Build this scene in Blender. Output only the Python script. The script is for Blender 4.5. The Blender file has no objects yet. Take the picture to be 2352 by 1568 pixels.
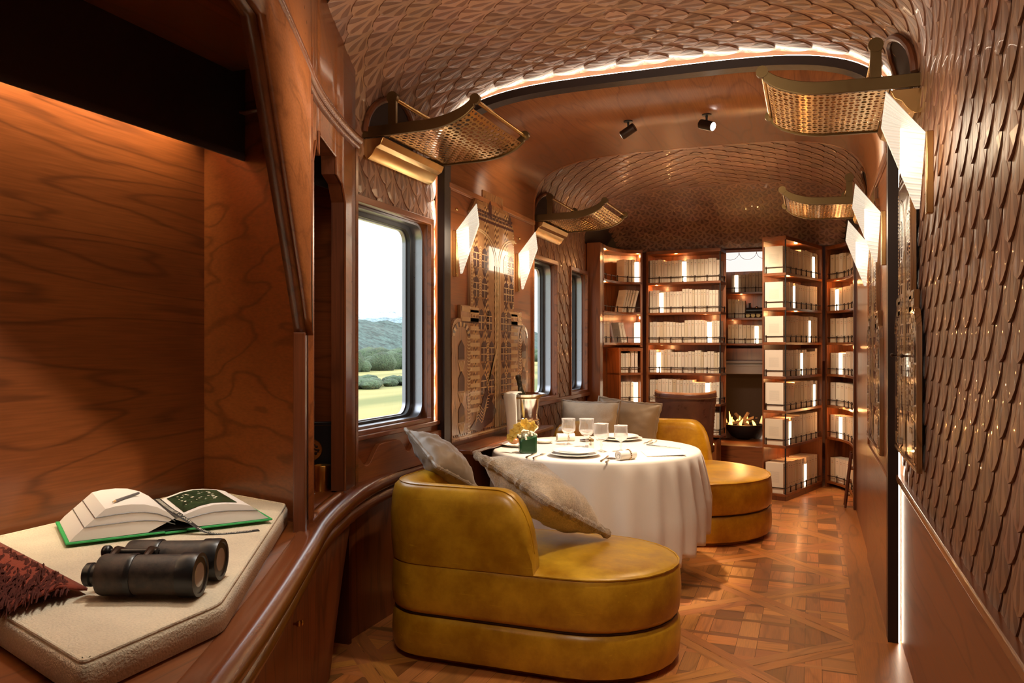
import bpy, math, random
from mathutils import Vector, Matrix, noise
from math import sin, cos, pi, radians
random.seed(7)
scn = bpy.context.scene
COL = scn.collection
V = Vector
# ---------------- camera ----------------
F = 1829.0; HY = 797.0; TH = math.atan(689.0/F)
cd = bpy.data.cameras.new('camera'); cam = bpy.data.objects.new('camera', cd); COL.objects.link(cam)
cd.sensor_width = 36; cd.lens = 36*F/2352; cd.shift_y = (HY-784)/2352.0; cd.clip_start = .02; cd.clip_end = 2000
cam.location = (0, 0, 1.36); cam.rotation_euler = (pi/2, 0, TH); scn.camera = cam
# ---------------- colour management / world ----------------
vs = scn.view_settings; vs.view_transform = 'Standard'; vs.look = 'None'; vs.exposure = 0.4; vs.gamma = 1; vs.use_curve_mapping = False
w = bpy.data.worlds.new('sky'); scn.world = w; w.use_nodes = True
nt = w.node_tree; nt.nodes.clear()
wo = nt.nodes.new('ShaderNodeOutputWorld'); bg = nt.nodes.new('ShaderNodeBackground'); tc = nt.nodes.new('ShaderNodeTexCoord')
sp = nt.nodes.new('ShaderNodeSeparateXYZ'); rp = nt.nodes.new('ShaderNodeValToRGB')
nt.links.new(tc.outputs['Generated'], sp.inputs[0]); nt.links.new(sp.outputs['Z'], rp.inputs[0]); nt.links.new(rp.outputs[0], bg.inputs[0]); nt.links.new(bg.outputs[0], wo.inputs[0])
rp.color_ramp.elements[0].position = 0; rp.color_ramp.elements[0].color = (.66, .80, .88, 1)
rp.color_ramp.elements[1].position = .13; rp.color_ramp.elements[1].color = (1, 1, 1, 1)
k_ = rp.color_ramp.elements.new(.5); k_.color = (2.6, 2.8, 3.0, 1)
bg.inputs[1].default_value = 1.2
# ---------------- lamps of the carriage, plus added fill lights ----------------
def lamp(kind, name, loc, power, col=(1, .78, .52), size=.1, sizey=None, tgt=None, spot=60, blend=.6):
    d = bpy.data.lights.new(name, kind); d.energy = power; d.color = col
    o = bpy.data.objects.new(name, d); COL.objects.link(o); o.location = loc
    if kind == 'AREA':
        d.size = size
        if sizey: d.shape = 'RECTANGLE'; d.size_y = sizey
    else: d.shadow_soft_size = size
    if kind == 'SPOT': d.spot_size = radians(spot); d.spot_blend = blend
    if tgt is not None: o.rotation_euler = (V(tgt)-V(loc)).to_track_quat('-Z', 'Y').to_euler()
    return o
WARM = (1, .66, .36); NEUT = (1, .82, .62)
lamp('AREA', 'ceiling_fill_near', (-.75, 1.3, 2.72), 22, NEUT, .7, .7, (.5, 2.6, 1.0))  # added camera-side fill at ceiling height, no fixture
lamp('SPOT', 'spot_table', (-.95, 4.55, 2.62), 270, NEUT, .05, None, (-1.2, 4.72, .75), 46, .5)
lamp('SPOT', 'spot_sofa', (-.3, 3.2, 2.75), 72, NEUT, .06, None, (-.95, 3.5, .4), 55, .8)
lamp('SPOT', 'spot_far_sofa', (-.55, 6.2, 2.62), 80, WARM, .06, None, (-.7, 6.1, .4), 60, .8)
lamp('SPOT', 'spot_cushion', (-1.46, 1.75, 2.2), 30, (1, .90, .78), .07, None, (-1.66, 1.62, .78), 66, .6)
lamp('SPOT', 'fill_spot_books', (-.75, 6.3, 2.6), 150, NEUT, .12, None, (-.8, 8.1, 1.05), 66, .6)  # added spot to brighten the far bookcases
lamp('AREA', 'ceiling_fill_middle', (-.6, 5.3, 2.68), 11, WARM, .5, .5, (-.4, 5.2, 0))  # added area fill below the timber ceiling, no fixture
lamp('AREA', 'upward_fill_far', (-.8, 6.3, 1.95), 6, WARM, 1.2, .8, (-.9, 6.8, 3))  # added fill hanging in midair, brightens the far ceiling
lamp('AREA', 'upward_fill_near', (-.8, 2.6, 1.95), 11, NEUT, 1.2, 1.2, (-.8, 2.9, 3))  # added fill hanging in midair, brightens the near ceiling
lamp('SPOT', 'spot_floor', (-.25, 5.9, 2.6), 60, WARM, .06, None, (0, 6.6, 0), 70, .8)
lamp('SPOT', 'fill_spot_cabinet', (-.05, 2.3, 2.55), 100, NEUT, .08, None, (-1.6, 2.25, 1.75), 50, .9)  # added spot to brighten the curved cabinet panel
lamp('SPOT', 'spot_floor_near', (-.1, 3.6, 2.7), 45, NEUT, .06, None, (-.1, 4.2, 0), 60, .8)

# ---------------- materials ----------------
def nodes(name):
    m = bpy.data.materials.new(name); m.use_nodes = True
    t = m.node_tree; b = t.nodes['Principled BSDF']
    return m, t, b
def N(t, typ, **kw):
    n = t.nodes.new(typ)
    for k, v in kw.items(): setattr(n, k, v)
    return n
def setin(n, k, v): n.inputs[k].default_value = v
def c4(c): return (c[0], c[1], c[2], 1)
def math_(t, op, a, b=None, c=None):
    n = N(t, 'ShaderNodeMath', operation=op)
    for i, x in enumerate((a, b, c)):
        if x is None: continue
        if isinstance(x, (int, float)): n.inputs[i].default_value = x
        else: t.links.new(x, n.inputs[i])
    return n.outputs[0]
def mixc(t, f, a, b, mode='MIX'):
    n = N(t, 'ShaderNodeMix', data_type='RGBA', blend_type=mode)
    for sock, x in ((n.inputs[0], f), (n.inputs[6], a), (n.inputs[7], b)):
        if isinstance(x, (int, float)): sock.default_value = x
        elif isinstance(x, tuple): sock.default_value = c4(x)
        else: t.links.new(x, sock)
    return n.outputs[2]
def bump(t, b, h, strength=.3, dist=.002):
    n = N(t, 'ShaderNodeBump'); setin(n, 'Strength', strength); setin(n, 'Distance', dist)
    t.links.new(h, n.inputs['Height']); t.links.new(n.outputs[0], b.inputs['Normal'])
def plain(name, col, rough=.5, metal=0, coat=0, emis=None, es=0, sheen=0):
    m, t, b = nodes(name); setin(b, 'Base Color', c4(col)); setin(b, 'Roughness', rough); setin(b, 'Metallic', metal); setin(b, 'Coat Weight', coat)
    if sheen: setin(b, 'Sheen Weight', sheen); setin(b, 'Sheen Roughness', .5)
    if emis: setin(b, 'Emission Color', c4(emis)); setin(b, 'Emission Strength', es)
    # fine unevenness so nothing is perfectly uniform
    n = N(t, 'ShaderNodeTexNoise'); setin(n, 'Scale', 40); tcn = N(t, 'ShaderNodeTexCoord'); t.links.new(tcn.outputs['Object'], n.inputs[0])
    r = math_(t, 'MULTIPLY_ADD', n.outputs[0], .12, max(rough-.06, .01)); t.links.new(r, b.inputs['Roughness'])
    return m
def wood(name, c_lo, c_hi, along=(0, 1, 0), freq=9, rough=.33, coat=.25, sc=1.35, uv=False, line=.45, diag=None, bmp=.03, fib=.7):
    m, t, b = nodes(name)
    tcn = N(t, 'ShaderNodeTexCoord'); mp = N(t, 'ShaderNodeMapping')
    t.links.new(tcn.outputs['UV' if uv else 'Object'], mp.inputs[0])
    if diag: mp.inputs['Rotation'].default_value = diag
    mp.inputs['Scale'].default_value = tuple(sc*(.45 if a else 3.2) for a in along)
    n1 = N(t, 'ShaderNodeTexNoise'); setin(n1, 'Scale', 1.0); setin(n1, 'Detail', 2.5); setin(n1, 'Roughness', .45); setin(n1, 'Distortion', .35)
    t.links.new(mp.outputs[0], n1.inputs[0])
    ph = math_(t, 'MULTIPLY', n1.outputs[0], freq*6.28)
    s_ = math_(t, 'SINE', ph); s_ = math_(t, 'MULTIPLY_ADD', s_, .5, .5); ln = math_(t, 'POWER', s_, 11.0)
    mp2 = N(t, 'ShaderNodeMapping'); t.links.new(tcn.outputs['UV' if uv else 'Object'], mp2.inputs[0])
    if diag: mp2.inputs['Rotation'].default_value = diag
    mp2.inputs['Scale'].default_value = tuple(sc*(4 if a else 110) for a in along)
    n2 = N(t, 'ShaderNodeTexNoise'); setin(n2, 'Scale', 1.0); setin(n2, 'Detail', 2); t.links.new(mp2.outputs[0], n2.inputs[0])
    base = mixc(t, n1.outputs[0], c_lo, c_hi)
    dark = mixc(t, line, base, tuple(x*.30 for x in c_lo))
    colr = mixc(t, ln, base, dark)
    f2 = math_(t, 'MULTIPLY_ADD', n2.outputs[0], fib, .97-fib/2)
    hsv = N(t, 'ShaderNodeHueSaturation'); t.links.new(f2, hsv.inputs['Value']); t.links.new(colr, hsv.inputs['Color'])
    out = hsv.outputs[0]
    if uv:
        at = N(t, 'ShaderNodeAttribute', attribute_name='tint')
        out = mixc(t, 1.0, out, at.outputs['Color'], 'MULTIPLY')
    t.links.new(out, b.inputs['Base Color'])
    setin(b, 'Roughness', rough); setin(b, 'Coat Weight', coat); setin(b, 'Coat Roughness', .18)
    if coat < .5: r = math_(t, 'MULTIPLY_ADD', n2.outputs[0], .14, rough-.06); t.links.new(r, b.inputs['Roughness'])
    if bmp: bump(t, b, n2.outputs[0], bmp, .0006)
    return m
M = {}
CH_LO = (.130, .033, .008); CH_HI = (.32, .096, .023)
M['cherry_y'] = wood('cherry_grain_along', CH_LO, CH_HI, (0, 1, 0), 9)
M['cherry_x'] = wood('cherry_grain_across', CH_LO, CH_HI, (1, 0, 0), 8)
M['cherry_z'] = wood('cherry_grain_upright', CH_LO, CH_HI, (0, 0, 1), 8)
M['cherry_d'] = wood('cherry_grain_diagonal', (.20, .060, .018), (.38, .135, .042), (0, 1, 0), 7, .30, .35, diag=(radians(-48), 0, 0), line=.3)
M['cherry_matt'] = wood('cherry_satin_finish', CH_LO, CH_HI, (0, 0, 1), 8, .5, .04)
M['wainscot'] = wood('wainscot_wood', (.20, .060, .018), (.38, .135, .042), (0, 1, 0), 7, .46, .06, diag=(radians(-48), 0, 0), line=.3)
M['cherry_dark'] = wood('cherry_dark', (.085, .022, .008), (.17, .05, .015), (0, 0, 1), 8, .35)
M['cherry_ceiling'] = wood('cherry_ceiling', (.20, .062, .018), (.40, .14, .038), (0, 1, 0), 8, .36, .2, diag=(0, 0, radians(35)), line=.28)
M['moulding'] = wood('moulding_wood', (.13, .034, .012), (.25, .080, .025), (0, 1, 0), 3, .26, .5, line=.1, bmp=0, fib=.1)
M['parquet'] = wood('parquet_wood', (.38, .155, .042), (.66, .31, .10), (1, 0, 0), 5, .42, .10, 2.0, uv=True, line=.3)
M['recess'] = plain('vent_shade', (.035, .018, .012), .9)
M['tile_plain'] = plain('tile_wood_plain', (.33, .168, .098), .6)
M['void'] = plain('arch_dark_edge', (.022, .012, .010), .4)
M['brass'] = plain('brass', (.62, .40, .16), .24, 1)
M['brass_shaded'] = plain('shaded_brass', (.17, .115, .05), .38, 1)  # brass with the shade on the rack brackets put into its colour
M['gold'] = plain('gold_tin', (.75, .42, .10), .3, 1)
M['bronze'] = plain('dark_bronze', (.05, .028, .018), .42, .7)
M['black'] = plain('black_enamel', (.012, .012, .013), .35)
M['iron'] = plain('cast_iron', (.02, .018, .017), .55, .4)
M['steel'] = plain('polished_silver', (.82, .80, .76), .14, 1)
M['porcelain'] = plain('white_porcelain', (.80, .77, .72), .2, 0, .3)
M['paper'] = plain('page_paper', (.78, .74, .70), .75)
M['green'] = plain('green_book_cloth', (.03, .36, .09), .6)
M['rubber'] = plain('window_rubber', (.02, .022, .026), .45)
M['alu'] = plain('window_aluminium', (.36, .38, .42), .3, .8)
M['led'] = plain('led_strip', (1, 1, 1), .5, 0, 0, (1, .82, .62), 24)
M['led_soft'] = plain('led_strip_soft', (1, 1, 1), .5, 0, 0, (1, .75, .45), 8)
M['booklight'] = plain('book_light', (1, .95, .85), .5, 0, 0, (1, .86, .62), 2.6)
M['lens_lit'] = plain('spot_lens', (1, 1, 1), .3, 0, 0, (1, .95, .85), 14)
M['bottle'] = plain('dark_bottle_glass', (.02, .022, .012), .12, 0, .5)
M['leaf'] = plain('dark_leaf', (.012, .062, .018), .32, 0, .3)
M['petal'] = plain('yellow_petal', (.98, .70, .14), .5)
M['bud'] = plain('cream_bud', (.85, .80, .62), .7)
M['pencil'] = plain('pencil_grey', (.13, .12, .12), .4)
M['tipwood'] = plain('pencil_tip_wood', (.6, .38, .18), .6)
M['lens'] = plain('lens_cap_glass', (.33, .27, .25), .22, 0, 1)
M['darkfab'] = plain('ribbon_black', (.015, .014, .014), .6)
M['ribtext'] = plain('ribbon_lettering', (.75, .72, .62), .6)
M['fringe'] = plain('dark_red_fringe', (.10, .014, .005), .85)
M['tile_back'] = plain('tile_backing', (.045, .022, .013), .7)
M['jade'] = plain('grey_mantel', (.085, .065, .075), .45)
M['soot'] = plain('firebox_soot', (.03, .014, .006), .8)

def mat_tile():
    m, t, b = nodes('carved_scale_tiles')
    uvn = N(t, 'ShaderNodeUVMap'); s = N(t, 'ShaderNodeSeparateXYZ'); t.links.new(uvn.outputs[0], s.inputs[0])
    at = N(t, 'ShaderNodeAttribute', attribute_name='tint')
    # angle about the root of the scale: petals fan out to the rounded tip
    a = math_(t, 'ARCTAN2', math_(t, 'SUBTRACT', s.outputs[0], .5), math_(t, 'MULTIPLY_ADD', s.outputs[1], 1.1, -.28))
    cs = math_(t, 'COSINE', math_(t, 'MULTIPLY', a, 10.5))
    r2 = math_(t, 'ADD', math_(t, 'POWER', math_(t, 'MULTIPLY', math_(t, 'SUBTRACT', s.outputs[0], .5), 1.0), 2.0), math_(t, 'POWER', math_(t, 'SUBTRACT', math_(t, 'MULTIPLY', s.outputs[1], 1.1), .28), 2.0))
    rr = math_(t, 'SQRT', r2)
    bell = math_(t, 'MULTIPLY', rr, math_(t, 'SUBTRACT', .95, rr)); bell = math_(t, 'MULTIPLY', bell, 4.0)
    pet = math_(t, 'MULTIPLY_ADD', math_(t, 'POWER', math_(t, 'MULTIPLY_ADD', cs, .5, .5), .5), 1.0, math_(t, 'SUBTRACT', bell, 1.25))
    ps = N(t, 'ShaderNodeMapRange'); ps.interpolation_type = 'SMOOTHSTEP'; t.links.new(pet, ps.inputs[0]); setin(ps, 1, .22); setin(ps, 2, .42)
    tcn = N(t, 'ShaderNodeTexCoord'); mp = N(t, 'ShaderNodeMapping'); t.links.new(tcn.outputs['UV'], mp.inputs[0]); mp.inputs['Scale'].default_value = (26, 3, 1)
    n2 = N(t, 'ShaderNodeTexNoise'); setin(n2, 'Scale', 1.5); t.links.new(mp.outputs[0], n2.inputs[0])
    base = mixc(t, n2.outputs[0], (.205, .096, .054), (.33, .168, .098))
    base = mixc(t, 1.0, base, at.outputs['Color'], 'MULTIPLY')
    dk = mixc(t, 1.0, base, (.56, .48, .45), 'MULTIPLY')
    t.links.new(mixc(t, ps.outputs[0], base, dk), b.inputs['Base Color'])
    setin(b, 'Roughness', .42); setin(b, 'Coat Weight', .1)
    bump(t, b, math_(t, 'SUBTRACT', 1.0, ps.outputs[0]), .55, .004)
    return m
M['tile'] = mat_tile()
def mat_leather(name, c1, c2, rough=.34, coat=.25, fs=5):
    m, t, b = nodes(name)
    tcn = N(t, 'ShaderNodeTexCoord'); n = N(t, 'ShaderNodeTexNoise'); setin(n, 'Scale', fs); setin(n, 'Detail', 6); setin(n, 'Roughness', .65); t.links.new(tcn.outputs['Object'], n.inputs[0])
    mr = N(t, 'ShaderNodeMapRange'); t.links.new(n.outputs[0], mr.inputs[0]); setin(mr, 1, .36); setin(mr, 2, .66)
    # long fine scuffs
    mp = N(t, 'ShaderNodeMapping'); mp.inputs['Rotation'].default_value = (.5, .7, .6); mp.inputs['Scale'].default_value = (3, 60, 60); t.links.new(tcn.outputs['Object'], mp.inputs[0])
    sc = N(t, 'ShaderNodeTexNoise'); setin(sc, 'Scale', 1.6); setin(sc, 'Detail', 2); t.links.new(mp.outputs[0], sc.inputs[0])
    sr = N(t, 'ShaderNodeMapRange'); t.links.new(sc.outputs[0], sr.inputs[0]); setin(sr, 1, .66); setin(sr, 2, .74)
    c = mixc(t, mr.outputs[0], c1, c2); c = mixc(t, math_(t, 'MULTIPLY', sr.outputs[0], .25), c, tuple(min(1, x*1.6) for x in c2))
    t.links.new(c, b.inputs['Base Color'])
    r = math_(t, 'MULTIPLY_ADD', mr.outputs[0], .12, rough-.05); t.links.new(r, b.inputs['Roughness']); setin(b, 'Coat Weight', coat); setin(b, 'Coat Roughness', .3)
    v = N(t, 'ShaderNodeTexVoronoi'); setin(v, 'Scale', 260); t.links.new(tcn.outputs['Object'], v.inputs[0]); bump(t, b, v.outputs[0], .12, .001)
    return m
M['yellow'] = mat_leather('mustard_leather', (.40, .195, .007), (.70, .41, .022))
M['brown_l'] = mat_leather('brown_leather', (.055, .020, .012), (.13, .045, .022), .3)
def mat_fabric(name, c, rough=.85, scale=300, strength=.5, sheen=.3, blot=.15, bs=12, dist=.002):
    m, t, b = nodes(name); tcn = N(t, 'ShaderNodeTexCoord')
    n = N(t, 'ShaderNodeTexNoise'); setin(n, 'Scale', scale); setin(n, 'Detail', 2); t.links.new(tcn.outputs['Object'], n.inputs[0])
    n2 = N(t, 'ShaderNodeTexNoise'); setin(n2, 'Scale', bs); setin(n2, 'Detail', 3); t.links.new(tcn.outputs['Object'], n2.inputs[0])
    f = math_(t, 'ADD', math_(t, 'MULTIPLY', n.outputs[0], .5), math_(t, 'MULTIPLY', n2.outputs[0], .5))
    mr = N(t, 'ShaderNodeMapRange'); t.links.new(f, mr.inputs[0]); setin(mr, 1, .35); setin(mr, 2, .65)
    t.links.new(mixc(t, mr.outputs[0], tuple(x*(1-blot*1.5) for x in c), tuple(min(1, x*(1+blot)) for x in c)), b.inputs['Base Color'])
    setin(b, 'Roughness', rough); setin(b, 'Sheen Weight', sheen); setin(b, 'Sheen Roughness', .4)
    bump(t, b, n.outputs[0], strength, dist)
    return m
M['boucle'] = mat_fabric('cream_boucle', (.74, .65, .49), .95, 190, .8, .2, .10, 8, .004)
M['satin'] = mat_fabric('greige_satin', (.27, .20, .13), .42, 500, .1, .5, .08, 5)
M['fur'] = mat_fabric('plush_fur', (.52, .41, .28), .8, 140, .7, .6, .28, 9, .004)
M['furband'] = mat_fabric('plush_fur_edge', (.38, .27, .16), .85, 200, 1.0, .8, .35, 20, .006)
M['linen'] = mat_fabric('tablecloth_linen', (.78, .70, .60), .7, 700, .15, .25, .03, 4)
M['napkin'] = mat_fabric('napkin_cotton', (.82, .78, .70), .85, 500, .3, .2, .04)
M['rust'] = mat_fabric('rust_velvet', (.24, .030, .007), .85, 220, .6, .15, .2)
def mat_shade():
    m, t, b = nodes('pleated_shade'); setin(b, 'Base Color', (.62, .58, .50, 1)); setin(b, 'Roughness', .7)
    uvn = N(t, 'ShaderNodeUVMap'); wv = N(t, 'ShaderNodeTexWave'); wv.wave_type = 'BANDS'; wv.bands_direction = 'Y'; setin(wv, 'Scale', 2.2); setin(wv, 'Distortion', .6); t.links.new(uvn.outputs[0], wv.inputs[0])
    e = mixc(t, wv.outputs[0], (.86, .74, .56), (1, .90, .74)); t.links.new(e, b.inputs['Emission Color']); setin(b, 'Emission Strength', .46)
    bump(t, b, wv.outputs[0], .5, .004)
    return m
M['shade'] = mat_shade()
def mat_glass(name, tr=.92, tint=(1, 1, 1)):
    m, t, b = nodes(name); t.nodes.remove(b); o = t.nodes['Material Output']
    g = N(t, 'ShaderNodeBsdfGlossy'); setin(g, 'Roughness', .04); tr_ = N(t, 'ShaderNodeBsdfTransparent'); setin(tr_, 'Color', c4(tint))
    mx = N(t, 'ShaderNodeMixShader'); fr = N(t, 'ShaderNodeLayerWeight'); setin(fr, 'Blend', .5); t.links.new(math_(t, 'MULTIPLY_ADD', math_(t, 'POWER', fr.outputs['Facing'], 4.0), .6, 1-tr), mx.inputs[0])
    t.links.new(tr_.outputs[0], mx.inputs[1]); t.links.new(g.outputs[0], mx.inputs[2]); t.links.new(mx.outputs[0], o.inputs[0])
    return m
M['pane'] = mat_glass('window_glass', .97)
def mat_crystal():
    m, t, b = nodes('cut_crystal'); t.nodes.remove(b); o = t.nodes['Material Output']
    g = N(t, 'ShaderNodeBsdfGlossy'); setin(g, 'Roughness', .08); tr_ = N(t, 'ShaderNodeBsdfTransparent'); df = N(t, 'ShaderNodeBsdfTranslucent'); setin(df, 'Color', (1, 1, 1, 1)); d2 = N(t, 'ShaderNodeBsdfDiffuse'); setin(d2, 'Color', (1, 1, 1, 1))
    a1 = N(t, 'ShaderNodeAddShader'); m0 = N(t, 'ShaderNodeMixShader'); t.links.new(df.outputs[0], m0.inputs[1]); t.links.new(d2.outputs[0], m0.inputs[2])
    fr = N(t, 'ShaderNodeLayerWeight'); setin(fr, 'Blend', .5); f = math_(t, 'MULTIPLY_ADD', math_(t, 'POWER', fr.outputs['Facing'], 2.0), .75, .17)
    m1 = N(t, 'ShaderNodeMixShader'); setin(m1, 0, .5); t.links.new(g.outputs[0], m1.inputs[1]); t.links.new(m0.outputs[0], m1.inputs[2])
    mx = N(t, 'ShaderNodeMixShader'); t.links.new(f, mx.inputs[0]); t.links.new(tr_.outputs[0], mx.inputs[1]); t.links.new(m1.outputs[0], mx.inputs[2]); t.links.new(mx.outputs[0], o.inputs[0]); return m
M['crystal'] = mat_crystal()
M['smoked'] = mat_glass('cabinet_glass', .80, (.8, .8, .84))
def mat_book():
    m, t, b = nodes('cream_book'); tcn = N(t, 'ShaderNodeTexCoord'); s = N(t, 'ShaderNodeSeparateXYZ'); t.links.new(tcn.outputs['Generated'], s.inputs[0])
    oi = N(t, 'ShaderNodeObjectInfo'); rpn = N(t, 'ShaderNodeValToRGB'); t.links.new(oi.outputs['Random'], rpn.inputs[0])
    e = rpn.color_ramp.elements; e[0].color = (.60, .48, .33, 1); e[1].color = (.72, .61, .46, 1)
    for p, c in ((.2, (.70, .58, .43, 1)), (.45, (.64, .52, .40, 1)), (.7, (.76, .66, .51, 1)), (.9, (.56, .43, .27, 1))):
        k = e.new(p); k.color = c
    def band(sock, lo, hi): return math_(t, 'MULTIPLY', math_(t, 'GREATER_THAN', sock, lo), math_(t, 'LESS_THAN', sock, hi))
    X, Y, Z = s.outputs[0], s.outputs[1], s.outputs[2]
    spine = math_(t, 'MULTIPLY', math_(t, 'LESS_THAN', Y, .02), band(X, .3, .7))
    blk = math_(t, 'MULTIPLY', spine, math_(t, 'ADD', band(Z, .84, .865), band(Z, .27, .285)))
    red = math_(t, 'MULTIPLY', spine, band(Z, .775, .80))
    # printed cover: short block of lines on the flat side
    side = math_(t, 'MULTIPLY', math_(t, 'ADD', math_(t, 'LESS_THAN', X, .01), math_(t, 'GREATER_THAN', X, .99)), math_(t, 'MULTIPLY', band(Y, .22, .78), band(Z, .34, .72)))
    ns = N(t, 'ShaderNodeTexNoise'); setin(ns, 'Scale', 60); t.links.new(tcn.outputs['Generated'], ns.inputs[0])
    ln = math_(t, 'MULTIPLY', side, math_(t, 'GREATER_THAN', math_(t, 'SINE', math_(t, 'MULTIPLY', Z, 210.0)), .0)); ln = math_(t, 'MULTIPLY', ln, math_(t, 'MULTIPLY', ns.outputs[0], .55))
    c = mixc(t, math_(t, 'MULTIPLY', blk, .75), rpn.outputs[0], (.12, .08, .06)); c = mixc(t, math_(t, 'MULTIPLY', red, .6), c, (.5, .12, .05)); c = mixc(t, ln, c, (.15, .11, .09))
    t.links.new(c, b.inputs['Base Color']); setin(b, 'Roughness', .6)
    return m
M['book'] = mat_book()
def mat_lined(name, c1, c2, scale, direction='Z'):
    m, t, b = nodes(name); tcn = N(t, 'ShaderNodeTexCoord'); wv = N(t, 'ShaderNodeTexWave'); wv.bands_direction = direction; setin(wv, 'Scale', scale); t.links.new(tcn.outputs['Object'], wv.inputs[0])
    cr = N(t, 'ShaderNodeValToRGB'); cr.color_ramp.interpolation = 'CONSTANT'; cr.color_ramp.elements[0].color = c4(c1); cr.color_ramp.elements[1].position = .5; cr.color_ramp.elements[1].color = c4(c2)
    t.links.new(wv.outputs[0], cr.inputs[0]); t.links.new(cr.outputs[0], b.inputs['Base Color']); setin(b, 'Roughness', .28); setin(b, 'Coat Weight', .5)
    return m
M['stripes'] = mat_lined('striped_inlay', (.30, .13, .06), (.62, .42, .22), 7.5)
def mat_chevron():
    m, t, b = nodes('chevron_inlay'); tcn = N(t, 'ShaderNodeTexCoord'); s = N(t, 'ShaderNodeSeparateXYZ'); t.links.new(tcn.outputs['Object'], s.inputs[0])
    zz = math_(t, 'MULTIPLY', math_(t, 'PINGPONG', math_(t, 'ADD', s.outputs[1], 20.0), .022), 1.0)
    ph = math_(t, 'FRACT', math_(t, 'MULTIPLY', math_(t, 'ADD', math_(t, 'ADD', s.outputs[2], zz), 20.0), 26.0))
    st = math_(t, 'GREATER_THAN', ph, .45); col2 = math_(t, 'FRACT', math_(t, 'MULTIPLY', math_(t, 'ADD', s.outputs[1], 20.0), 5.7)); bd = math_(t, 'GREATER_THAN', col2, .42)
    ns = N(t, 'ShaderNodeTexNoise'); setin(ns, 'Scale', 30); t.links.new(tcn.outputs['Object'], ns.inputs[0])
    c = mixc(t, st, (.15, .060, .022), (.42, .24, .10)); c2 = mixc(t, ns.outputs[0], (.24, .11, .045), (.38, .20, .085)); t.links.new(mixc(t, bd, c, c2), b.inputs['Base Color']); setin(b, 'Roughness', .22); setin(b, 'Coat Weight', .8); return m
M['zigzag'] = mat_chevron()
M['inlay_mid'] = wood('amber_inlay', (.20, .080, .028), (.34, .16, .058), (0, 0, 1), 12, .22, .8, 2.0)
M['inlay_dark'] = plain('dark_inlay', (.06, .022, .018), .25, 0, .8)
M['inlay_light'] = plain('pale_inlay', (.50, .32, .155), .25, 0, .8)
def mat_flame():
    m, t, b = nodes('flame'); t.nodes.remove(b); o = t.nodes['Material Output']; e = N(t, 'ShaderNodeEmission')
    tcn = N(t, 'ShaderNodeTexCoord'); n = N(t, 'ShaderNodeTexNoise'); setin(n, 'Scale', 14); t.links.new(tcn.outputs['Object'], n.inputs[0])
    t.links.new(mixc(t, n.outputs[0], (1, .16, .01), (1, .66, .12)), e.inputs[0]); setin(e, 1, 6); t.links.new(e.outputs[0], o.inputs[0]); return m
M['flame'] = mat_flame()
def mat_field():
    m, t, b = nodes('meadow'); tcn = N(t, 'ShaderNodeTexCoord'); mp = N(t, 'ShaderNodeMapping'); mp.inputs['Scale'].default_value = (.10, .02, 1); t.links.new(tcn.outputs['Object'], mp.inputs[0])
    n = N(t, 'ShaderNodeTexNoise'); setin(n, 'Scale', 1.2); setin(n, 'Detail', 5); t.links.new(mp.outputs[0], n.inputs[0])
    mr = N(t, 'ShaderNodeMapRange'); t.links.new(n.outputs[0], mr.inputs[0]); setin(mr, 1, .38); setin(mr, 2, .62)
    t.links.new(mixc(t, mr.outputs[0], (.11, .12, .03), (.30, .25, .085)), b.inputs['Base Color']); setin(b, 'Roughness', 1); return m
M['field'] = mat_field()
def mat_trees(name, a, c):
    return mat_fabric(name, a, 1, c, .6, 0, .5, .35, .3)
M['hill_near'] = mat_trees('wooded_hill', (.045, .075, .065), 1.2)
M['hill_mid'] = mat_trees('hazy_blue_hill', (.15, .22, .25), .8)  # distance haze put into the colour as a blue tint
M['hill_far'] = mat_trees('hazy_far_hill', (.33, .43, .48), .2)  # stronger distance haze mixed into the colour
M['bush'] = mat_trees('hedge_leaves', (.055, .085, .045), 6)

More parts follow.
